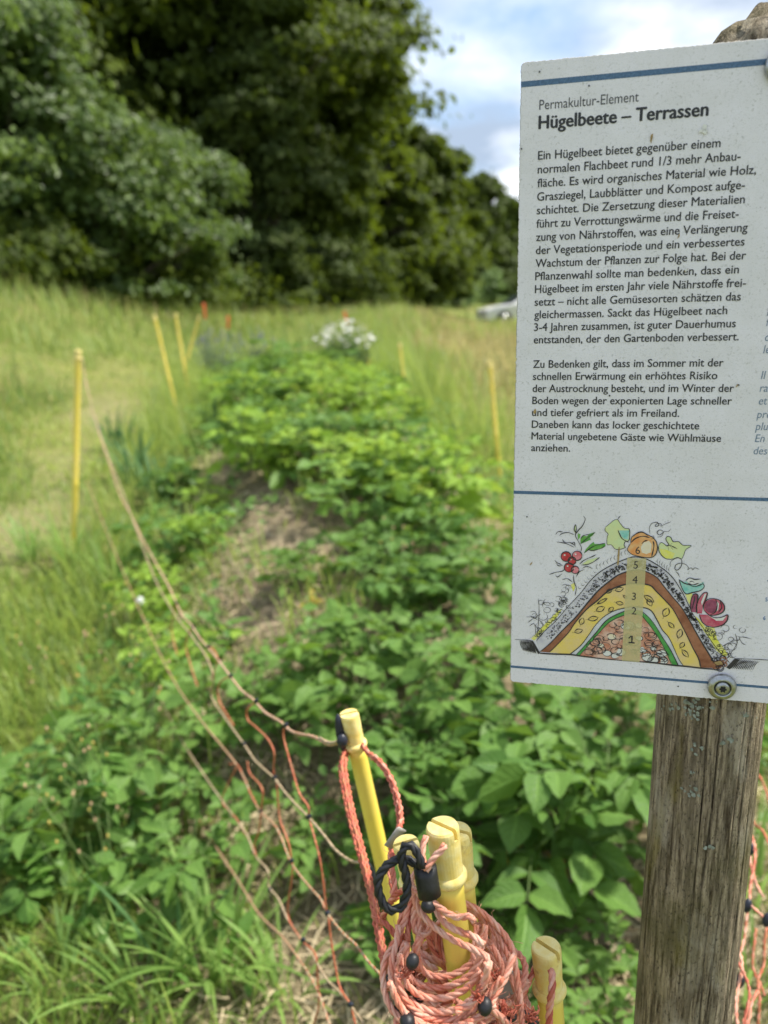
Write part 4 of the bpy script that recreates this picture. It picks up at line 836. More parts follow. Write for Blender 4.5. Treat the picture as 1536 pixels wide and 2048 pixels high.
tree('hazel_tree', tx(-170, 17), 17, 6.2, 3.1, 'grey green hazel tree cut off by the left picture edge', 'tree', MAT['hazel'], 32, 300, 56, .17, 'full')
tree('hazel_tree', tx(330, 18.5), 18.5, 4.1, 1.7, 'smaller pale hazel tree with drooping twigs right of the big hazel', 'tree', MAT['hazel'], 38, 170, 56, .16, 'full')
tree('broadleaf_tree', tx(60, 24), 24, 17, 5.6, 'tall dark broadleaf tree rising behind the pale hazel', 'tree', MAT['beech'], 33, 620, 90, .28, 'full', lobes=34)
tree('broadleaf_tree', tx(400, 26), 26, 19, 5.6, 'tall dark tree with drooping boughs in the middle of the wood edge', 'tree', MAT['beech'], 34, 1000, 105, .26, 'full', squash=.4, lobes=44)
tree('broadleaf_tree', tx(622, 27), 27, 18.5, 3.2, 'tall dark tree standing at the right end of the high wood edge against the sky', 'tree', MAT['beech'], 35, 900, 110, .23, 'full', squash=.4, lobes=46)
tree('broadleaf_tree', tx(792, 31), 31, top_h(795, 60, 31), 1.25, 'narrow dark tree closing the right end of the high wood edge', 'tree', MAT['beech'], 47, 420, 95, .24, 'full', squash=.45, lobes=30)
tree('broadleaf_tree', tx(838, 36), 36, top_h(842, 235, 36), 1.7, 'medium dark tree stepping down right of the narrow tall one', 'tree', MAT['beech'], 48, 320, 85, .27, 'full', squash=.45, lobes=24)
tree('conifer_tree', tx(545, 23.5), 23.5, 8.5, 2.6, 'grey green conifer with hanging sprays in front of the dark tall trees', 'tree', MAT['conifer'], 36, 320, 80, .20, 'cone', squash=.4)
tree('broadleaf_tree', tx(230, 29), 29, 18, 4.6, 'dark broadleaf tree filling the gap between the two tallest trees', 'tree', MAT['beech'], 46, 520, 85, .32, 'full', lobes=30)
tree('broadleaf_tree', tx(-330, 27), 27, 16, 5.5, 'dark broadleaf tree at the far left behind the cut off hazel', 'tree', MAT['beech'], 37, 320, 70, .30, 'full')
tree('broadleaf_tree', tx(868, 42), 42, top_h(868, 275, 42), 2.3, 'dark rounded tree right of the tall wood edge, with its top below the clouds', 'tree', MAT['beech'], 41, 260, 70, .34, 'full')
tree('conifer_tree', tx(950, 50), 50, top_h(950, 340, 50), 2.9, 'far conifer with a stepped crown between the rounded tree and the sign', 'tree', MAT['conifer'], 42, 300, 75, .36, 'cone')
tree('conifer_tree', tx(1010, 60), 60, top_h(1010, 395, 60), 3.4, 'farthest dark conifer half hidden by the left edge of the sign', 'tree', MAT['conifer'], 43, 280, 75, .40, 'cone')
tree('broadleaf_tree', tx(1085, 66), 66, top_h(1085, 410, 66), 4.0, 'far dark broadleaf tree behind the notice board', 'tree', MAT['beech'], 44, 220, 60, .45, 'full')
tree('broadleaf_tree', tx(785, 34), 34, top_h(780, 300, 34), 2.8, 'dark undergrowth tree at the foot of the tall wood edge', 'tree', MAT['beech'], 45, 260, 70, .32, 'full')
tree('shrub', tx(848, 37), 37, top_h(848, 530, 37), .75, 'light green shrub at the right end of the wood edge', 'shrub', MAT['shrub'], 51, 90, 60, .20, 'full')
tree('shrub', tx(915, 44), 44, top_h(915, 485, 44), 1.1, 'slim light green shrub with a tall tip before the far conifers', 'shrub', MAT['shrub'], 52, 110, 60, .22, 'cone')
tree('shrub', tx(965, 48), 48, top_h(965, 540, 48), 1.3, 'low green bush left of the pale parked car', 'shrub', MAT['shrub'], 53, 90, 60, .24, 'full')
for i, (px, d, h, r, lab) in enumerate(((30, 13.8, .9, 1.6, 'low dark bramble bush under the pale hazel'), (300, 17.0, 1.3, 1.7, 'dark bramble bush below the smaller hazel'), (520, 22, 1.5, 2.2, 'dark bramble thicket below the hanging conifer'), (690, 25, 1.6, 2.0, 'dark bramble thicket at the foot of the right tall tree'))):
    tree('bramble_bush', tx(px, d), d, h, r, lab, 'bush', MAT['beech'], 60 + i, 110, 60, .16, 'full')
# ------------------------------------------------------------------ parked car by the road
MAT['paint'] = plain('pale_car_paint', (.74, .74, .74), .22, .03, 3, .6); MAT['glass'] = plain('car_window_glass', (.035, .045, .06), .06, .1, 3, .7); MAT['tyre'] = plain('tyre_rubber', (.02, .02, .02), .8); MAT['lamp'] = plain('lamp_glass', (.62, .62, .60), .1, .05, 8, .7)
CX, CY = tx(1050, 33.5), 33.5; CZ = float(gz(CX, CY)) + .04
car = thing('parked_car', (CX, CY, CZ), 'pale silver car beyond the dry field, half hidden behind the notice board', 'car', None, math.radians(8))
prof = [(-2.1, .30), (-2.14, .55), (-2.05, .72), (-1.65, .84), (-1.05, .93), (-.25, 1.40), (.35, 1.47), (1.25, 1.42), (1.85, 1.05), (2.08, .95), (2.12, .55), (2.05, .30)]
def carw(z): return .86 if z < .95 else .86 - (z - .95) * .42
bm = MB(); n = len(prof); V = []
for s_ in (-1, 1):
    for x_, z_ in prof: V.append((x_, s_ * carw(z_) * (.93 if abs(x_) > 2 else 1), z_))
bm.add(V, [[i, (i + 1) % n, n + (i + 1) % n, n + i] for i in range(n)] + [list(range(n))[::-1], [n + i for i in range(n)]])
bo = bm.build('body', MAT['paint'], car, smooth_=False); md = bo.modifiers.new('Bevel', 'BEVEL'); md.width = .05; md.segments = 3
wm = MB(); wm.add([(-1.0, -.80, .975), (-1.0, .80, .975), (-.30, .62, 1.385), (-.30, -.62, 1.385)], [[0, 3, 2, 1]])
V = np.array(wm.V[0]); V[:, 2] += .018; V[:, 0] -= .012; obj('windscreen', V, [[0, 3, 2, 1]], MAT['glass'], car, smooth_=False)
for s_ in (-1, 1):
    for P in (((-.78, .985), (.20, .985), (.20, 1.385), (-.17, 1.36)), ((.28, .985), (1.45, .985), (1.15, 1.34), (.28, 1.385))):
        V = [(x_, s_ * (carw(z_) + .006), z_) for x_, z_ in P]; obj('side_window', V, [[0, 1, 2, 3]] if s_ < 0 else [[3, 2, 1, 0]], MAT['glass'], car, smooth_=False)
    lm = MB(); ball(lm, (-2.06, s_ * .62, .68), (.08, .18, .075), 0, 12, 8); lm.build('headlight', MAT['lamp'], car)
    for x_ in (-1.35, 1.32):
        wl = MB(); wl.lathe([(.20, -.10), (.30, -.10), (.325, -.07), (.325, .07), (.30, .10), (.20, .10)], 28, (x_, s_ * .80, .325), np.array([[1, 0, 0], [0, 0, 1], [0, 1, 0]]))
        w_ = wl.build('wheel', MAT['tyre'], car); rm = MB(); rm.lathe([(.04, -.112), (.20, -.105), (.20, .105), (.04, .112)], 20, (x_, s_ * .80, .325), np.array([[1, 0, 0], [0, 0, 1], [0, 1, 0]])); rm.build('rim', MAT['steel'], w_)
    mr_ = MB(); ball(mr_, (-.62, s_ * .93, 1.0), (.06, .10, .065), 0, 10, 6); mr_.build('wing_mirror', MAT['paint'], car)
# ------------------------------------------------------------------ fence posts (yellow plastic, slotted head, collar)
HEAD_R = .0106
def fence_post(label, top, foot, group='yellow fence posts', slot=0.6, rs=1.0, name='fence_post'):
    top = np.asarray(top, float); foot = np.asarray(foot, float); ax = top - foot; L = np.linalg.norm(ax); zax = ax / L
    xa = np.cross([0, 1, 0], zax); xa /= np.linalg.norm(xa); ya = np.cross(zax, xa); B = np.stack([xa, ya, zax])
    t = thing(name, foot, label, 'fence post', group)
    B = B * np.array([[rs], [rs], [1.0]])
    sh = MB(); prof = [(.0012, -.16), (.006, -.06), (.0091, 0), (.0093, .35 * L), (.0093, .36 * L), (.0096, .362 * L), (.0096, .375 * L), (.0092, .377 * L), (.0091, L - .05), (.0095, L - .041)]
    sh.lathe(prof, 28, (0, 0, 0), B); sh.build('shaft', MAT['yellow'], t)
    co = MB(); co.lathe([(.0095, L - .042), (.0112, L - .0405), (.0122, L - .0385), (.0123, L - .0365), (.0114, L - .0345), (.0099, L - .0335)], 32, (0, 0, 0), B, cap=False); co.build('collar', MAT['yellow_cap'], t)
    hd = MB(); hd.lathe([(.0098, L - .040), (.0099, L - .025), (.0104, L - .0125), (.0104, L - .0075)], 32, (0, 0, 0), B)
    ca, sa = math.cos(slot), math.sin(slot)                      # two half caps with the cord slot between them
    for s_ in (1, -1):
        g = .0015; rings = []
        for rr_, zz in ((.0105, L - .0078), (.0106, L - .004), (.0104, L - .0018), (.0096, L - .0003), (.0085, L)):
            a0 = math.asin(min(1, g / rr_)); ang = np.linspace(a0, math.pi - a0, 15); rings.append([(rr_ * math.cos(a), s_ * rr_ * math.sin(a), zz) for a in ang])
        n = 15; V = np.array([p for r_ in rings for p in r_]); R2 = np.array([[ca, sa, 0], [-sa, ca, 0], [0, 0, 1]]); V = (V @ R2) @ B
        F = [[i * n + k, i * n + (k + 1) % n, (i + 1) * n + (k + 1) % n, (i + 1) * n + k] for i in range(4) for k in range(n)] + [[4 * n + k for k in range(n)], [k for k in range(n)][::-1]]
        hd.add(V, F if s_ > 0 else [f[::-1] for f in F])
    hd.build('head', MAT['yellow_cap'], t, smooth_=False).data.polygons.foreach_set('use_smooth', np.zeros(len(t.children[-1].data.polygons), dtype=bool))
    return t
def post_px(label, tpx, d, lpx, **k):
    """top seen at tpx at depth d; lpx a second pixel further down the same post (same distance ahead)"""
    T = at_depth(*tpx, d); Q = at(*lpx, T[1]); dv = (T - Q) / np.linalg.norm(T - Q); f = T - dv * ((T[2] - float(gz(T[0], T[1]))) / dv[2] )
    f[2] = float(gz(f[0], f[1])); return fence_post(label, T, f, **k), T, dv
pA, TA, dA = post_px('upright yellow post with slotted head standing at the front of the rope coil', (884, 1650), .485, (916, 1905), slot=-.75)
pA2, TA2, dA2 = post_px('yellow post half hidden behind the front post in the rope coil', (911, 1660), .512, (936, 1905), slot=-.5)
pB, TB, dB = post_px('short yellow post behind the black cord loop in the rope coil', (811, 1684), .60, (842, 1840), slot=.2)
pD, TD, dD = post_px('lone short yellow post with slotted head at the bottom edge beside the sign', (1092, 1892), .545, (1104, 2048), slot=-.85)
pP, TP, dP = post_px('leaning yellow post holding the end of the netting, behind the rope coil', (697, 1426), .80, (800, 1880), slot=.1)
p0, T0, d0 = post_px('yellow post at the left edge carrying the far end of the netting', (156, 700), 3.55, (150, 1000), rs=1.5)
def far_post(label, tpx, Y, lpx, head=None):
    T = at(*tpx, Y); Q = at(*lpx, Y); dv = (T - Q) / np.linalg.norm(T - Q); g = float(gz(T[0], Y)); f = T - dv * ((T[2] - g) / dv[2]); f[2] = float(gz(f[0], f[1])); return fence_post(label, T, f, rs=1.5)
far_post('far leaning yellow post left of the bed, nearer of the leaning pair', (308, 630), 7.0, (335, 745)); far_post('far upright yellow post just right of the leaning pair', (350, 626), 8.4, (361, 690))
far_post('pale yellow post tilted to the right beside the lavender bush', (398, 632), 9.2, (382, 690)); far_post('yellow post standing in the dry grass close to the left edge of the sign', (979, 722), 4.9, (990, 850))
far_post('small yellow post in the dry grass right of the bed', (799, 686), 7.4, (806, 745)); far_post('small yellow post between the daisies and the dry grass', (732, 690), 9.0, (736, 722))
def stake(label, tpx, Y, lpx):
    T = at(*tpx, Y); Q = at(*lpx, Y); dv = (T - Q) / np.linalg.norm(T - Q); g = float(gz(T[0], Y)); f = T - dv * ((T[2] - g) / dv[2]); f[2] = float(gz(f[0], f[1]))
    ax = T - f; L = np.linalg.norm(ax); z_ = ax / L; xa = np.cross([0, 1, 0], z_); xa /= np.linalg.norm(xa); B = np.stack([xa, np.cross(z_, xa), z_])
    t = thing('marker_stake', f, label, 'stake', 'orange marker stakes'); m_ = MB(); m_.lathe([(.004, -.1), (.013, .0), (.014, L * .6), (.014, L * .72)], 16, (0, 0, 0), B); m_.build('shaft', MAT['stem'], t)
    m_ = MB(); m_.lathe([(.0145, L * .72), (.016, L * .73), (.018, L - .03), (.015, L - .008), (.006, L)], 16, (0, 0, 0), B); m_.build('tip', MAT['orange'], t)
stake('tall orange tipped stake behind the lavender at the far left end of the bed', (407, 606), 11.5, (411, 645)); stake('low orange tip peeping over the lavender bush', (456, 632), 11.2, (456, 650)); stake('orange tipped stake behind the white daisies', (688, 623), 11.5, (697, 655))

# ------------------------------------------------------------------ netting stretched from the leaning post to the far left post
nd = np.array([T0[0] - TP[0], T0[1] - TP[1]]); nd /= np.linalg.norm(nd); nn = np.array([-nd[1], nd[0]])
def net(px, py, off=0.0):
    r = ray(px, py); t = (nn @ (TP[:2] + nn * off) - nn @ CAM[:2]) / (nn @ r[:2]); return CAM + r * t
def N7(pts): return [net(200 + x / 2.207, 1120 + y / 2.207) for x, y in pts]
o_ = np.array([TP[0], TP[1], float(gz(TP[0], TP[1]))])
nett = thing('electric_netting', o_, 'sagging orange and beige cord netting hung between the leaning post and the left post', 'netting')
def cord(P, r, m, parent, root, name, two=None, pitch=.014):
    mb = MB(); P = np.asarray(P) - root; twisted(mb, P, r, pitch, (0, 0, 1), .006, 4); return mb.build(name, [m, two or m], parent)
TOPPX = [(688, 1481), (672, 1487), (655, 1488), (628, 1474), (600, 1468), (582, 1462), (560, 1443), (530, 1425), (505, 1398), (485, 1383), (470, 1365), (445, 1332), (420, 1300), (400, 1277), (382, 1250), (365, 1232), (350, 1200), (335, 1168), (318, 1138), (300, 1105), (285, 1078), (262, 1030), (240, 990), (218, 925), (200, 872), (184, 815), (172, 762), (164, 715)]
cord([net(*p) for p in TOPPX], .0023, MAT['rope_beige'], nett, o_, 'horizontal_cord', MAT['rope_pale'])
H2 = [(1140, 1335), (1100, 1325), (1040, 1280), (985, 1210), (920, 1135), (870, 1085), (820, 1030), (770, 965), (720, 920), (680, 880), (640, 820), (600, 765), (540, 680), (505, 630), (490, 590), (500, 520), (470, 430), (400, 330), (330, 240), (250, 100), (180, -80), (100, -300), (0, -560), (-70, -800)]
H3 = [(1240, 1830), (1190, 1780), (1130, 1700), (1075, 1650), (1010, 1570), (975, 1500), (940, 1460), (885, 1395), (840, 1330), (800, 1225), (770, 1170), (710, 1110), (670, 1050), (640, 970), (600, 900), (520, 800), (440, 700), (330, 540), (220, 320), (80, 0), (-60, -350)]
H4 = [(1165, 2048), (1100, 1960), (1050, 1900), (1000, 1850), (940, 1750), (890, 1680), (830, 1590), (790, 1500), (745, 1440), (740, 1370), (690, 1310), (640, 1200), (560, 1090), (460, 950), (330, 740), (180, 420), (60, 100)]
H5 = [(1040, 2100), (1010, 2040), (960, 1900), (890, 1780), (800, 1660), (700, 1560), (600, 1400), (440, 1150), (280, 850), (120, 450)]
for P in (H2, H3, H4, H5): cord(N7(P), .0020, MAT['rope_beige'], nett, o_, 'horizontal_cord', MAT['rope_orange'] if P in (H3, H5) else MAT['rope_beige'])
VERT = [[(820, 730), (808, 770), (830, 860), (850, 930), (880, 1030), (920, 1090), (920, 1135)], [(690, 625), (650, 660), (652, 705), (690, 740), (740, 790), (768, 850), (765, 930), (770, 965)], [(578, 515), (540, 530), (520, 570), (530, 630), (590, 730)], [(485, 385), (505, 400), (520, 440), (505, 490), (500, 530)],
        [(405, 300), (385, 340), (380, 390), (402, 470), (430, 560)], [(335, 190), (322, 250), (316, 310), (340, 420)], [(780, 980), (785, 1060), (795, 1150), (830, 1240), (845, 1320)], [(925, 1150), (945, 1220), (970, 1320), (985, 1420), (1000, 1560)], [(650, 890), (660, 940), (715, 1010), (712, 1100)],
        [(850, 1340), (845, 1420), (830, 1520), (835, 1590), (890, 1680)], [(1008, 1580), (1020, 1680), (1040, 1800), (1060, 1890), (1105, 1965), (1130, 2060)], [(710, 1120), (700, 1200), (680, 1260), (690, 1310)], [(570, 900), (610, 910), (640, 980), (690, 1080)], [(900, 1690), (950, 1740), (960, 1850), (965, 1960), (940, 2060)], [(600, 920), (560, 1000), (540, 1070), (600, 1140), (640, 1210)]]
for P in VERT: cord(N7(P), .0017, MAT['rope_orange'], nett, o_, 'vertical_cord', MAT['rope_red'])
def clip(px, py, parent, root, d=None, r=(.0036, .0036, .007), ax=None):
    q = (N7([(px, py)])[0] if d is None else at_depth(px, py, d)) - root; m_ = MB(); ball(m_, q, r, 0, 10, 8, ax); return m_.build('junction_clip', MAT['navy'], parent)
for q in ((820, 730), (690, 622), (578, 512), (478, 382), (408, 298), (338, 190), (770, 962), (635, 812), (922, 1133), (845, 1328), (710, 1108), (1003, 1560), (895, 1676), (1105, 1962), (750, 1455)): clip(*q, nett, o_, ax=[.3, -.5, .6])
# slack cord doubled down from the head of the leaning post
def C2(pts, d): return [at_depth(640 + x / 2.743, 1380 + y / 2.743, d if np.isscalar(d) else float(np.interp(i / (len(pts) - 1), [0, 1], d))) for i, (x, y) in enumerate(pts)]
for k, P in enumerate(([(150, 300), (120, 400), (140, 540), (175, 700), (215, 850), (250, 990), (290, 1130), (320, 1300), (350, 1480), (370, 1620)], [(160, 310), (138, 410), (160, 560), (195, 720), (235, 870), (268, 1000), (305, 1150), (335, 1320), (360, 1500), (380, 1640)], [(140, 320), (112, 420), (130, 560), (165, 720), (205, 870), (242, 1000), (280, 1150), (312, 1330), (345, 1500), (360, 1640)])):
    cord(C2(P, (.81 + .006 * k, .60)), .0029, MAT['rope_red'], nett, o_, 'slack_cord', MAT['rope_orange'])
for k, P in enumerate(([(235, 300), (260, 340), (330, 390), (390, 480), (425, 580), (445, 680), (440, 750), (400, 850), (395, 1000), (420, 1150)], [(235, 310), (270, 355), (325, 405), (380, 490), (412, 590), (430, 690), (430, 760), (390, 860), (385, 1010), (410, 1160)])):
    cord(C2(P, (.80, .64 + .01 * k)), .0030, MAT['rope_red'], nett, o_, 'slack_cord', MAT['rope'])
cord(C2([(0, 265), (50, 290), (90, 285), (115, 275), (140, 290)], (.86, .80)), .0024, MAT['rope_beige'], nett, o_, 'slack_cord')
clip(640 + 265 / 2.743, 1380 + 1000 / 2.743, nett, o_, .715, (.0062, .0062, .016), [-.35, 0, .9]); clip(640 + 112 / 2.743, 1380 + 235 / 2.743, nett, o_, .80, (.0052, .0052, .022), [-.1, 0, 1]); clip(640 + 122 / 2.743, 1380 + 278 / 2.743, nett, o_, .795, (.006, .006, .008))
m_ = MB(); tb = [q - o_ for q in C2([(375, 865), (440, 775), (455, 765)], .66)]; w_ = np.array([.003, .002, -.0035])
m_.add([tb[0] - w_, tb[0] + w_, tb[1] + w_, tb[1] - w_, tb[2] + w_, tb[2] - w_], [[0, 1, 2, 3], [3, 2, 4, 5]]); g_ = m_.build('cord_tag', MAT['grey_tag'], nett); g_.modifiers.new('Solidify', 'SOLIDIFY').thickness = .0012

# ------------------------------------------------------------------ the coiled netting round the post tops
cb = at_depth(905, 1905, .535); root = np.array([cb[0], cb[1], cb[2]])
coil = thing('rope_coil', root, 'coil of twisted salmon and white netting cord wound round the yellow post tops', 'rope coil')
RM = [MAT['rope'], MAT['rope_pale'], MAT['rope_red']]
crng = np.random.default_rng(9)
def rope(P, r=.0022, ms=(0, 0, 1), name='coil_strand', fl=1, pitch=.019):
    mb = MB(); twisted(mb, np.asarray(P) - root, r, pitch, ms, .0022, 6, fl); return mb.build(name, RM, coil)
# wound turns: each a wavy, tilted loop round the posts, gathered in lots of three
def turn(zc, a, b_, tilt, taz, ph, n=26, span=1.15, dx=0, dy=0):
    t = ph + np.linspace(0, 6.283 * span, n); w1, w2, w3 = crng.uniform(0, 6.28, 3)
    q = 1 + .07 * np.sin(2 * t + w1) + .05 * np.sin(3 * t + w2)
    x = a * q * np.cos(t) + dx; y = b_ * q * np.sin(t) + dy; z = zc + tilt * (x * math.cos(taz) + y * math.sin(taz)) + .006 * np.sin(2 * t + w3) + np.linspace(0, crng.normal(0, .008), n)
    return root + np.stack([x, y, z], 1)
for i in range(26):
    zc = .004 - .0044 * i + crng.normal(0, .004); k = min(1, .62 + i * .028); a = (.041 + crng.normal(0, .0038)) * k; b_ = (.036 + crng.normal(0, .0038)) * k
    rope(turn(zc, a, b_, crng.normal(.0, .28), crng.uniform(0, 6.28), crng.uniform(0, 6.28), span=crng.uniform(.8, 1.25), dx=crng.normal(.001 + .0004 * i, .0025), dy=crng.normal(0, .0025)), .0021 + crng.uniform(0, .0003), ms=[(0, 0, 1), (1, 1, 0), (0, 0, 0), (1, 0, 1)][i % 4], fl=1)
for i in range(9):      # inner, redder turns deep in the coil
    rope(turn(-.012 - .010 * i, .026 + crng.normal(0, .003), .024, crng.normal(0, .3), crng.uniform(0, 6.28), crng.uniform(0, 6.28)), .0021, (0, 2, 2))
K = [ # strands that can be followed one by one in the photograph (pixels of the enlarged crop, near depth, far depth)
    ([(550, 1005), (520, 1010), (497, 1045), (515, 1090), (560, 1130), (620, 1165), (700, 1225), (760, 1248), (815, 1240), (850, 1270)], (.50, .475), (0, 1, 1)),
    ([(500, 1050), (515, 1130), (545, 1210), (600, 1275), (680, 1340), (760, 1385), (850, 1425), (915, 1465), (930, 1500), (890, 1620), (830, 1720), (740, 1765)], (.50, .462), (1, 1, 0)),
    ([(545, 1090), (600, 1150), (650, 1230), (700, 1290), (780, 1330), (840, 1350), (900, 1400)], (.50, .468), (0, 1, 1)),
    ([(760, 1160), (830, 1185), (900, 1230), (970, 1295), (1030, 1370), (1062, 1450), (1062, 1520)], (.515, .50), (0, 0, 1)),
    ([(770, 1180), (850, 1220), (930, 1290), (985, 1360), (1020, 1430), (1040, 1470), (1062, 1460)], (.52, .495), (0, 1, 1)),
    ([(780, 1200), (840, 1270), (890, 1340), (930, 1430), (960, 1520), (985, 1590)], (.52, .50), (0, 0, 1)),
    ([(1060, 1455), (1040, 1520), (1010, 1590), (965, 1670), (915, 1745), (850, 1810), (760, 1840)], (.485, .462), (1, 1, 0)),
    ([(1062, 1450), (1075, 1540), (1090, 1640), (1105, 1760), (1110, 1850)], (.50, .49), (0, 0, 1)), ([(1040, 1560), (1075, 1650), (1085, 1750), (1070, 1860)], (.505, .495), (0, 1, 1)),
    ([(450, 1330), (400, 1400), (355, 1490), (345, 1580), (360, 1680), (400, 1760), (470, 1830), (540, 1870)], (.505, .47), (1, 1, 0)),
    ([(430, 1290), (420, 1390), (395, 1480), (390, 1580), (420, 1690), (480, 1770), (560, 1830), (640, 1870)], (.50, .468), (1, 0, 1)),
    ([(470, 1380), (430, 1480), (412, 1560), (430, 1640), (500, 1710), (590, 1755), (690, 1765), (780, 1735), (860, 1670), (910, 1590), (915, 1500)], (.495, .46), (0, 1, 1)),
    ([(545, 1350), (530, 1430), (550, 1520), (610, 1565), (700, 1570), (790, 1530), (860, 1460), (900, 1370), (905, 1290)], (.49, .50), (0, 0, 1)),
    ([(480, 1390), (470, 1480), (490, 1570), (560, 1620), (660, 1635), (770, 1600), (850, 1530), (890, 1440)], (.49, .485), (0, 1, 0)), ([(440, 1450), (450, 1560), (510, 1650), (610, 1690), (720, 1680), (820, 1620), (880, 1530)], (.485, .475), (0, 1, 1)),
    ([(420, 1560), (470, 1700), (570, 1790), (700, 1810), (820, 1770), (920, 1680), (1000, 1580)], (.478, .47), (0, 0, 1)), ([(380, 1600), (450, 1750), (560, 1840), (720, 1850), (860, 1800), (960, 1720)], (.472, .468), (1, 0, 0)),
    ([(520, 1090), (490, 1170), (470, 1250), (440, 1330), (430, 1400)], (.51, .50), (0, 0, 1)), ([(545, 1120), (520, 1200), (515, 1290), (540, 1340), (590, 1330), (600, 1280)], (.505, .50), (0, 1, 1)), ([(480, 1130), (455, 1210), (440, 1290), (450, 1380), (480, 1420)], (.515, .505), (2, 0, 0)),
    ([(500, 1160), (490, 1260), (480, 1350), (475, 1450)], (.51, .50), (0, 0, 2)), ([(530, 1180), (545, 1270), (540, 1370), (530, 1420)], (.505, .50), (0, 1, 0)), ([(560, 1200), (570, 1270), (560, 1330), (545, 1400)], (.51, .50), (0, 0, 1)),
    ([(600, 1290), (625, 1340), (650, 1410), (690, 1480)], (.515, .51), (0, 2, 0)), ([(620, 1280), (650, 1350), (670, 1420), (700, 1470)], (.515, .512), (0, 0, 2)), ([(580, 1300), (600, 1370), (630, 1440), (670, 1490)], (.515, .51), (2, 0, 0)),
    ([(470, 1090), (420, 1120), (380, 1170), (350, 1230), (335, 1290)], (.53, .56), (2, 2, 0)), ([(335, 1270), (370, 1290), (410, 1340), (440, 1360), (430, 1420)], (.55, .53), (2, 2, 2)), ([(400, 900), (395, 960), (405, 1030), (410, 1090), (390, 1170)], (.59, .56), (2, 2, 0)),
    ([(905, 1330), (870, 1400), (905, 1480), (930, 1580), (945, 1660)], (.50, .49), (0, 1, 0)), ([(860, 1290), (850, 1370), (840, 1450), (870, 1540), (900, 1600)], (.505, .49), (0, 0, 1)), ([(940, 1400), (985, 1480), (1000, 1560), (950, 1640), (960, 1720)], (.50, .49), (0, 0, 1)),
    ([(1000, 1700), (1010, 1780), (990, 1860)], (.49, .485), (2, 0, 2)), ([(960, 1730), (985, 1800), (1000, 1870)], (.49, .485), (2, 2, 0)), ([(1105, 1680), (1130, 1640), (1160, 1570), (1180, 1520), (1200, 1500)], (.54, .56), (2, 0, 0)), ([(1110, 1690), (1060, 1720), (1000, 1720), (940, 1745)], (.535, .49), (0, 1, 1)),
    ([(880, 1720), (950, 1760), (1010, 1810), (1060, 1870)], (.48, .485), (0, 1, 1)), ([(640, 1640), (740, 1700), (840, 1780), (900, 1850)], (.49, .48), (0, 0, 2)), ([(500, 1800), (600, 1780), (700, 1720), (760, 1650)], (.485, .49), (0, 0, 2))]
for i, (P, d, ms) in enumerate(K): rope(C2(P, d), .00215, ms, fl=1 if i % 5 else -1)
rope(C2([(582, 800), (562, 870), (565, 940), (575, 985)], (.478, .470)), .0021, (0, 1, 1), 'tie_strand'); rope(C2([(688, 850), (660, 885), (620, 925), (592, 970), (580, 990)], (.466, .466)), .0022, (0, 1, 1), 'tie_strand')
tA = C2([(1255, 1540), (1270, 1600), (1275, 1660), (1265, 1720), (1255, 1780), (1250, 1850)], (.522, .524))
# cord through the slot of the lone post is part of the same coil
rope([at_depth(640 + x / 2.743, 1380 + y / 2.743, d) for x, y, d in ((1268, 1532, .532), (1275, 1590, .527), (1270, 1660, .523), (1260, 1740, .524), (1255, 1850, .524))], .0026, (0, 2, 1), 'tie_strand')
# black sleeve, black looped cord, ball clips, grey tag
m_ = MB(); P = [q - root for q in C2([(575, 968), (590, 1060), (602, 1128)], .474)]; tube(m_, catmull(P, .004), .0072, 24); m_.build('black_sleeve', MAT['black'], coil)
m_ = MB(); P = np.array(C2([(545, 965), (490, 935), (430, 930), (370, 960), (325, 1020), (318, 1090), (345, 1170), (390, 1210), (440, 1195), (475, 1120), (475, 1040), (455, 960), (445, 900), (465, 855), (500, 850), (530, 885), (552, 935), (565, 975)], (.472, .466))) - root
twisted(m_, P, .0029, .02, (0, 0, 0), .003, 6); m_.build('black_cord_loop', [MAT['black']], coil)
for x, y, d, r in ((508, 1490, .478, .0062), (595, 1185, .486, .0066), (905, 1735, .466, .0068), (480, 1815, .470, .0072), (440, 1410, .505, .0055), (495, 1640, .492, .0058), (540, 1690, .487, .0052), (1045, 1790, .49, .0055), (1130, 1790, .50, .0052), (1170, 1820, .50, .0058), (975, 1610, .498, .0050), (430, 1760, .483, .0058), (380, 1585, .515, .005), (985, 1760, .49, .0045)):
    q = at_depth(640 + x / 2.743, 1380 + y / 2.743, d) - root; m_ = MB(); r *= .66; ball(m_, q, (r, r, r * 1.2), 0, 18, 12, crng.normal(0, 1, 3)); m_.build('ball_clip', MAT['black'], coil)
for x, y, d in ((860, 1690, .462), (975, 1580, .49), (1160, 1790, .492), (1050, 1780, .485), (1140, 1800, .49), (470, 1570, .478)):      # frayed cord ends poking out of the clips
    q = at_depth(640 + x / 2.743, 1380 + y / 2.743, d) - root; fray = MB()
    for _ in range(16): P = np.cumsum(np.concatenate([[q], crng.normal(0, .0016, (3, 3)) + [0, 0, .0008]]), 0); tube(fray, P, .00045, 4, 0)
    fray.build('frayed_end', [MAT['rope_red']], coil)
fz = MB()
for st_ in [o for o in coil.children if o.name.startswith('coil_strand')]:
    vs = st_.data.vertices; nv_ = len(vs)
    for _ in range(9):
        v_ = vs[int(crng.integers(0, nv_))]; q = np.array(v_.co) ; d_ = np.array(v_.normal) + crng.normal(0, .9, 3); L_ = crng.uniform(.002, .006)
        tube(fz, [q, q + d_ * L_ * .5, q + d_ * L_ * .8 + crng.normal(0, .0012, 3)], .00016, 3, int(crng.integers(0, 2)))
tag(fz.build('loose_fibres', RM, coil), kind='stuff')
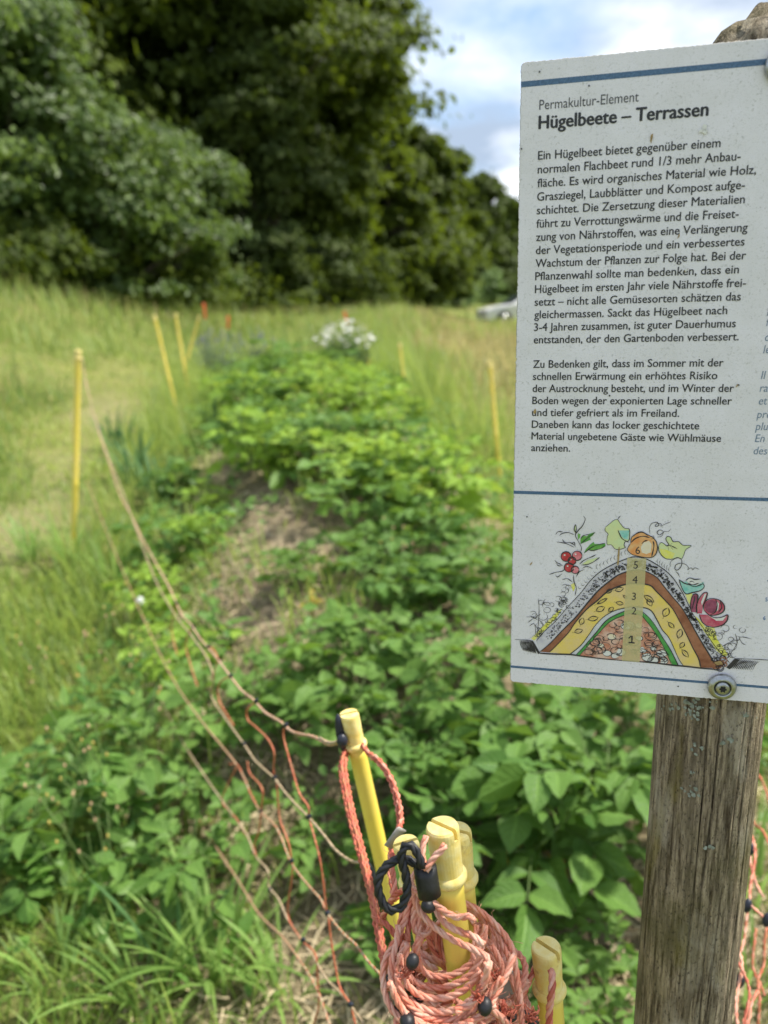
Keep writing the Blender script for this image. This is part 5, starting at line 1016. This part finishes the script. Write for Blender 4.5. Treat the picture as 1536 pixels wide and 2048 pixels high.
m_ = MB(); P = np.array(C2([(945, 1530), (1000, 1520), (1060, 1540), (1085, 1590), (1070, 1650), (1020, 1690), (960, 1680), (935, 1620)], .508)) - root
m_.add(P, [list(range(8))]); g_ = m_.build('grey_tag', MAT['grey_tag'], coil, smooth_=False); g_.modifiers.new('Solidify', 'SOLIDIFY').thickness = .0015

# ------------------------------------------------------------------ second netting hanging behind the sign post on the right
def C8(pts, d): return [at_depth(1180 + x / 2.978, 1360 + y / 2.978, float(np.interp(i / (len(pts) - 1), [0, 1], d))) for i, (x, y) in enumerate(pts)]
r2 = at_depth(1510, 1900, .95); net2 = thing('electric_netting', r2, 'slack salmon and white netting cords in the grass right of the sign post', 'netting')
for P, d, m, two in (([(1000, 560), (1030, 610), (1055, 680), (1075, 760), (1100, 860)], (1.1, 1.05), 'rope_orange', 'rope_red'), ([(945, 800), (985, 860), (1030, 900), (1060, 960), (1100, 1040)], (1.1, 1.0), 'rope_orange', 'rope_red'), ([(965, 930), (985, 1010), (975, 1120), (955, 1230), (950, 1320)], (.98, .92), 'rope', 'rope_red'),
                     ([(960, 960), (955, 1080), (985, 1200), (1030, 1290)], (1.0, .95), 'rope_pale', 'rope'), ([(900, 1290), (960, 1345), (1020, 1400), (1060, 1440), (1120, 1500)], (.93, .88), 'rope_pale', 'rope'), ([(850, 1640), (890, 1700), (935, 1790), (950, 1880), (930, 1980), (910, 2080)], (.86, .82), 'rope_red', 'rope'),
                     ([(870, 1600), (900, 1650), (905, 1720), (880, 1850), (870, 1950), (880, 2080)], (.88, .82), 'rope_pale', 'rope'), ([(1060, 1450), (1040, 1560), (1035, 1700), (1000, 1790), (1010, 1900), (1000, 2080)], (.95, .9), 'rope_orange', 'rope'), ([(940, 1350), (930, 1450), (915, 1560), (890, 1640)], (.95, .92), 'rope_pale', 'rope_orange'),
                     ([(990, 1480), (975, 1600), (970, 1720), (1010, 1800), (1040, 1880)], (.98, .94), 'rope_orange', 'rope'), ([(1000, 1850), (960, 1930), (950, 2000), (930, 2080)], (.86, .84), 'rope', 'rope_pale')):
    cord(C8(P, d), .0023, MAT[m], net2, r2, 'loose_cord', MAT[two])
for x, y, d in ((937, 1345, .92), (1055, 1428, .89), (893, 1790, .86), (955, 1010, .98)): q = at_depth(1180 + x / 2.978, 1360 + y / 2.978, d) - r2; m_ = MB(); ball(m_, q, (.005, .005, .009), 0, 12, 8, [.3, .2, .9]); m_.build('junction_clip', MAT['navy'], net2)

# ------------------------------------------------------------------ other plants in and round the bed
MAT['blue_leaf'] = leafmat('blue_green_leaf', (.035, .10, .032), (.11, .21, .075), .2, byobj=.2)
MAT['tuft'] = leafmat('broad_grass_leaf', (.09, .17, .035), (.27, .40, .10), .3, byobj=.2); MAT['petal'] = plain('white_petal', (.80, .80, .76), .6, .05, 40); MAT['ybud'] = plain('yellow_bud', (.50, .38, .09), .6, .2, 90); MAT['pbud'] = plain('faded_bud', (.55, .36, .20), .7, .2, 90)
MAT['lav'] = plain('lavender_flower', (.20, .215, .235), .7, .25, 40); MAT['lavleaf'] = leafmat('lavender_leaf', (.08, .12, .07), (.20, .25, .17), .15, byobj=.2); MAT['gold_leaf'] = leafmat('yellowed_leaf', (.42, .26, .03), (.62, .44, .06), .25, byobj=.2, veins=True)
MAT['daisyleaf'] = leafmat('daisy_leaf', (.035, .075, .02), (.10, .17, .05), .25, byobj=.2)
def tuft(label, x, y, n, h, w, lean, seed, mat='tuft', name='grass_tuft', cat='grass tuft', group='broad grass tufts', rad=.05):
    rng = np.random.default_rng(seed); t = thing(name, gpos(x, y), label, cat, group); a = rng.uniform(0, 6.283, n); r = rad * rng.uniform(0, 1, n) ** .5
    P = np.stack([r * np.cos(a), r * np.sin(a), np.zeros(n)], 1); V, F = blades(P, h * rng.uniform(.55, 1.15, n), w * rng.uniform(.7, 1.3, n), np.clip(rng.normal(lean, .22, n), .05, 1.1), a + rng.normal(0, .5, n), 8, 1.25)
    obj('leaf_blades', V, F, MAT[mat], t, rnd=np.repeat(np.clip(rng.normal(.5, .24, n), 0, 1), 18)); return t
def ground_xy(px, py): p = gp(px, py); return p[0], p[1]
for i, (px, py, n, h, w, ln, lab) in enumerate(((430, 1960, 46, .30, .0105, .62, 'broad bladed grass tuft at the bottom, left of the rope coil'), (300, 2010, 34, .24, .009, .62, 'arching grass tuft at the bottom left of the picture'), (560, 1990, 30, .22, .009, .7, 'flattened grass tuft beside the foot of the rope coil'), (120, 1990, 30, .2, .008, .6, 'short grass tuft in the bottom left corner'), (150, 1140, 44, .36, .010, .5, 'yellow green grass tuft at the foot of the left netting post'), (60, 1120, 36, .3, .009, .55, 'grass tuft at the left picture edge below the path'), (230, 1180, 36, .34, .009, .45, 'grass tuft against the netting left of the bed'), (1500, 1800, 30, .3, .008, .5, 'grass tuft among the loose cords right of the sign post'), (1510, 2000, 30, .25, .008, .5, 'grass tuft in the bottom right corner behind the sign post'))):
    x, y = ground_xy(px, py); tuft(lab, x, y, n, h, w, ln, 200 + i)
x, y = ground_xy(350, 1960); tuft('few pale blue green grass blades bending over at the bottom left', x, y, 5, .34, .014, .35, 231, 'blue_leaf', group=None)
for i, (px, py, h, lab) in enumerate(((275, 960, .42, 'blue green leek clump between the netting and the left flank of the bed'), (240, 900, .40, 'blue green leek clump just right of the far left post'), (320, 1000, .34, 'smaller leek clump nearer the soil patch'))):
    x, y = ground_xy(px, py); tuft(lab, x, y, 44, h, .013, .5, 240 + i, 'blue_leaf', 'leek', 'leek', 'leeks along the netting', .10)
x, y = ground_xy(432, 880); tuft('thin upright blue green onion clump at the left of the dense potato row', x, y, 30, .42, .009, .14, 250, 'blue_leaf', 'onion', 'onion', None, .07)
BUD = []
for m_n in ('pbud', 'ybud'): q_ = MB(); ball(q_, (0, 0, 0), (.0031, .0031, .0055), 0, 8, 6); BUD.append(mesh('bud', np.concatenate(q_.V), q_.F, MAT[m_n]))
def weed(label, x, y, H, n, seed, white=2, group='budding weeds by the netting'):
    rng = np.random.default_rng(seed); t = thing('budding_weed', gpos(x, y), label, 'weed', group); st = MB(); lv = Leaves(); fl = MB(); buds = []
    for k in range(n):
        az = rng.uniform(0, 6.283); h = H * rng.uniform(.65, 1.1); q = np.linspace(0, 1, 7); r = h * .28 * q ** 1.3; P = np.stack([r * math.cos(az), r * math.sin(az), h * q], 1) + np.cumsum(rng.normal(0, .004, (7, 3)), 0); tube(st, P, np.linspace(.0026, .0010, 7), 5)
        for j in range(7):
            f = rng.uniform(.05, .7); B = P[min(5, int(f * 6))]; a2 = rng.uniform(0, 6.283); L = .10 * (1.25 - f) * rng.uniform(.7, 1.2); lv.add(B, np.array([math.cos(a2), math.sin(a2), rng.uniform(.1, .7)]), np.array([0, 0, 1.0]), L, L * rng.uniform(.22, .38), rng)
        for j in range(3):
            a2 = rng.uniform(0, 6.283); B = P[rng.integers(4, 7)]; T = B + np.array([math.cos(a2) * .035, math.sin(a2) * .035, rng.uniform(.02, .07)]); tube(st, catmull([B, (B + T) / 2 + [0, 0, .008], T], .01), .0008, 4); buds.append((T, rng.uniform() < .5))
    for j in range(white):
        a2 = rng.uniform(0, 6.283); T = np.array([math.cos(a2) * .07, math.sin(a2) * .07, H * rng.uniform(.8, 1.05)]); tube(st, catmull([[0, 0, H * .3], T * .8, T], .02), .001, 4)
        fl = MB()
        for _ in range(40): ball(fl, T + rng.normal(0, .0042, 3), (.0032, .0032, .0025), 0, 6, 4)
        fl.build('flower', MAT['petal'], t)
    st.build('stem', MAT['stem'], t); lv.build('foliage', MAT['weed'], t); 
    for T, yl in buds: link('bud', BUD[int(yl)], t, T)
for i, (px, py, H, n, wh, lab) in enumerate(((250, 1700, .50, 6, 0, 'tall budding weed with small yellow buds in front of the netting'), (160, 1560, .46, 5, 0, 'budding weed left of the tall yellow budded one'), (290, 1480, .42, 4, 1, 'budding weed with a white flower head beside the netting'), (230, 1850, .34, 4, 0, 'low jagged leaved weed at the lower left'), (120, 1800, .30, 4, 0, 'low weed by the large leaved potato plant at the left edge'))):
    x, y = ground_xy(px, py); weed(lab, x, y, H, n, 260 + i, wh)
for i, (px, py, H, n, lab) in enumerate(((690, 960, .42, 4, 'upright pale stalked plant in front of the dense potato row'), (760, 1010, .46, 4, 'tallest upright stalked plant on the right half of the bed'), (850, 1010, .40, 3, 'upright stalked plant beside the right hand straw strip'), (900, 1150, .38, 3, 'upright stalked plant close to the left edge of the board'), (620, 900, .36, 3, 'upright stalked plant at the left front of the dense row'), (800, 1220, .30, 3, 'short stalked plant between the straw heap and the board'), (450, 1300, .26, 3, 'short stalked plant right beside the top netting cord'))):
    x, y = ground_xy(px, py); weed(lab, x, y, H, n, 290 + i, 0, 'upright stalked plants on the bed')
# the white daisies and the lavender at the far end
HEADS = {'daisy': [], 'lavender': []}
for v_ in range(3):
    rng = np.random.default_rng(400 + v_); hd = MB(); nv = np.array([0, 0, 1.0])
    for k in range(14):
        b0 = 6.283 * k / 14; d_ = np.array([math.cos(b0), math.sin(b0), 0]); s_ = np.cross(nv, d_); Rp = .031 * rng.uniform(.85, 1.1); dr = rng.normal(0, .002)
        hd.add([d_ * .006 - s_ * .002, d_ * .006 + s_ * .002, d_ * Rp * .75 + s_ * .005 + nv * (.002 + dr), d_ * Rp - nv * (.002 - dr), d_ * Rp * .75 - s_ * .005 + nv * (.002 + dr)], [[0, 1, 2, 3, 4]])
    ball(hd, nv * .001, (.008, .008, .0045), 1, 8, 4); HEADS['daisy'].append(mesh('flower_head', np.concatenate(hd.V), hd.F, [MAT['petal'], MAT['ybud']], mi=hd.mi, smooth_=False))
hd = MB()
for k in range(5): ball(hd, np.array([.003 * math.cos(k * 2.1), .003 * math.sin(k * 2.1), -.03 + .016 * k]), (.0095 - .001 * k, .0095 - .001 * k, .010), 0, 6, 4)
HEADS['lavender'].append(mesh('flower_head', np.concatenate(hd.V), hd.F, [MAT['lav']]))
def clump(name, label, cat, x, y, R, H, nst, seed, leafm, head, leafn='foliage'):
    rng = np.random.default_rng(seed); t = thing(name, gpos(x, y), label, cat); a = rng.uniform(0, 6.283, nst); r = R * rng.uniform(0, 1, nst) ** .5
    root_ = np.stack([.5 * r * np.cos(a), .5 * r * np.sin(a), np.zeros(nst)], 1); tip = np.stack([r * np.cos(a), r * np.sin(a), H * rng.uniform(.72, 1.06, nst) * (1 - .25 * (r / R) ** 2)], 1)
    st = MB()
    for p, q in zip(root_, tip): tube(st, catmull([p, (p + q) / 2 + [0, 0, .02], q], .12), .0025, 4)
    st.build('stem', MAT['stem'], t); C = root_[:, None, :] + (tip - root_)[:, None, :] * rng.uniform(.05, .72, (nst, 14, 1)) + rng.normal(0, .03, (nst, 14, 3)); C = C.reshape(-1, 3); C[:, 2] = np.abs(C[:, 2])
    V, F = quads(C, rng.uniform(.03, .07, len(C)), rng.normal(0, 1, (len(C), 3)) + [0, 0, .6], .4); obj(leafn, V, F, MAT[leafm], t, rnd=np.repeat(rng.uniform(0, 1, len(C)), 6))
    for q in tip:
        o = link('flower_head', HEADS[head][rng.integers(0, len(HEADS[head]))], t, q); o.rotation_euler = (rng.normal(.35, .35), rng.normal(0, .35), rng.uniform(0, 6.283)) if head == 'daisy' else (rng.normal(0, .1), rng.normal(0, .1), 0); o.scale = (.92,) * 3 if head == 'daisy' else (1, 1, 1)
    return t
q = at(690, 664, 8.9); clump('daisy_clump', 'tall clump of white ox-eye daisies at the right far end of the bed', 'flowers', q[0], 8.9, .36, max(.5, q[2] - float(gz(q[0], 8.9)) + .12), 98, 301, 'daisyleaf', 'daisy')
q = at(425, 655, 9.6); hh_ = max(.35, q[2] - float(gz(q[0], 9.6)) - .02)
clump('lavender_bush', 'grey violet lavender bush at the far left end of the bed', 'lavender', q[0], 9.6, .36, hh_, 34, 302, 'lavleaf', 'lavender'); clump('lavender_bush', 'right hand lavender bush beside the far end of the dense potato row', 'lavender', q[0] + .5, 9.7, .30, hh_, 26, 303, 'lavleaf', 'lavender')
# yellowed leaves low on the bed
for px, py, sc, lab in ((1062, 1745, 1.0, 'yellowed dying potato shoot below the plant left of the sign post'), (625, 1245, .42, 'small yellowed shoot in the straw at the middle of the bed')):
    x, y = ground_xy(px, py); t = thing('yellowed_shoot', gpos(x, y), lab, 'dying plant'); rng = np.random.default_rng(int(px)); lv = Leaves(); st = MB()
    for k in range(7): a = 6.283 * k / 7 + rng.uniform(-.3, .3); B = np.array([.05 * math.cos(a) * sc, .05 * math.sin(a) * sc, .05 + rng.uniform(0, .06)]); tube(st, catmull([[0, 0, 0], B * [.5, .5, 1.1], B], .02), .0016, 5); lv.add(B, np.array([math.cos(a), math.sin(a), -.2]), np.array([0, 0, 1.0]), .065 * sc, .045 * sc, rng, .35, .4)
    st.build('stem', MAT['ybud'], t); lv.build('foliage', MAT['gold_leaf'], t)
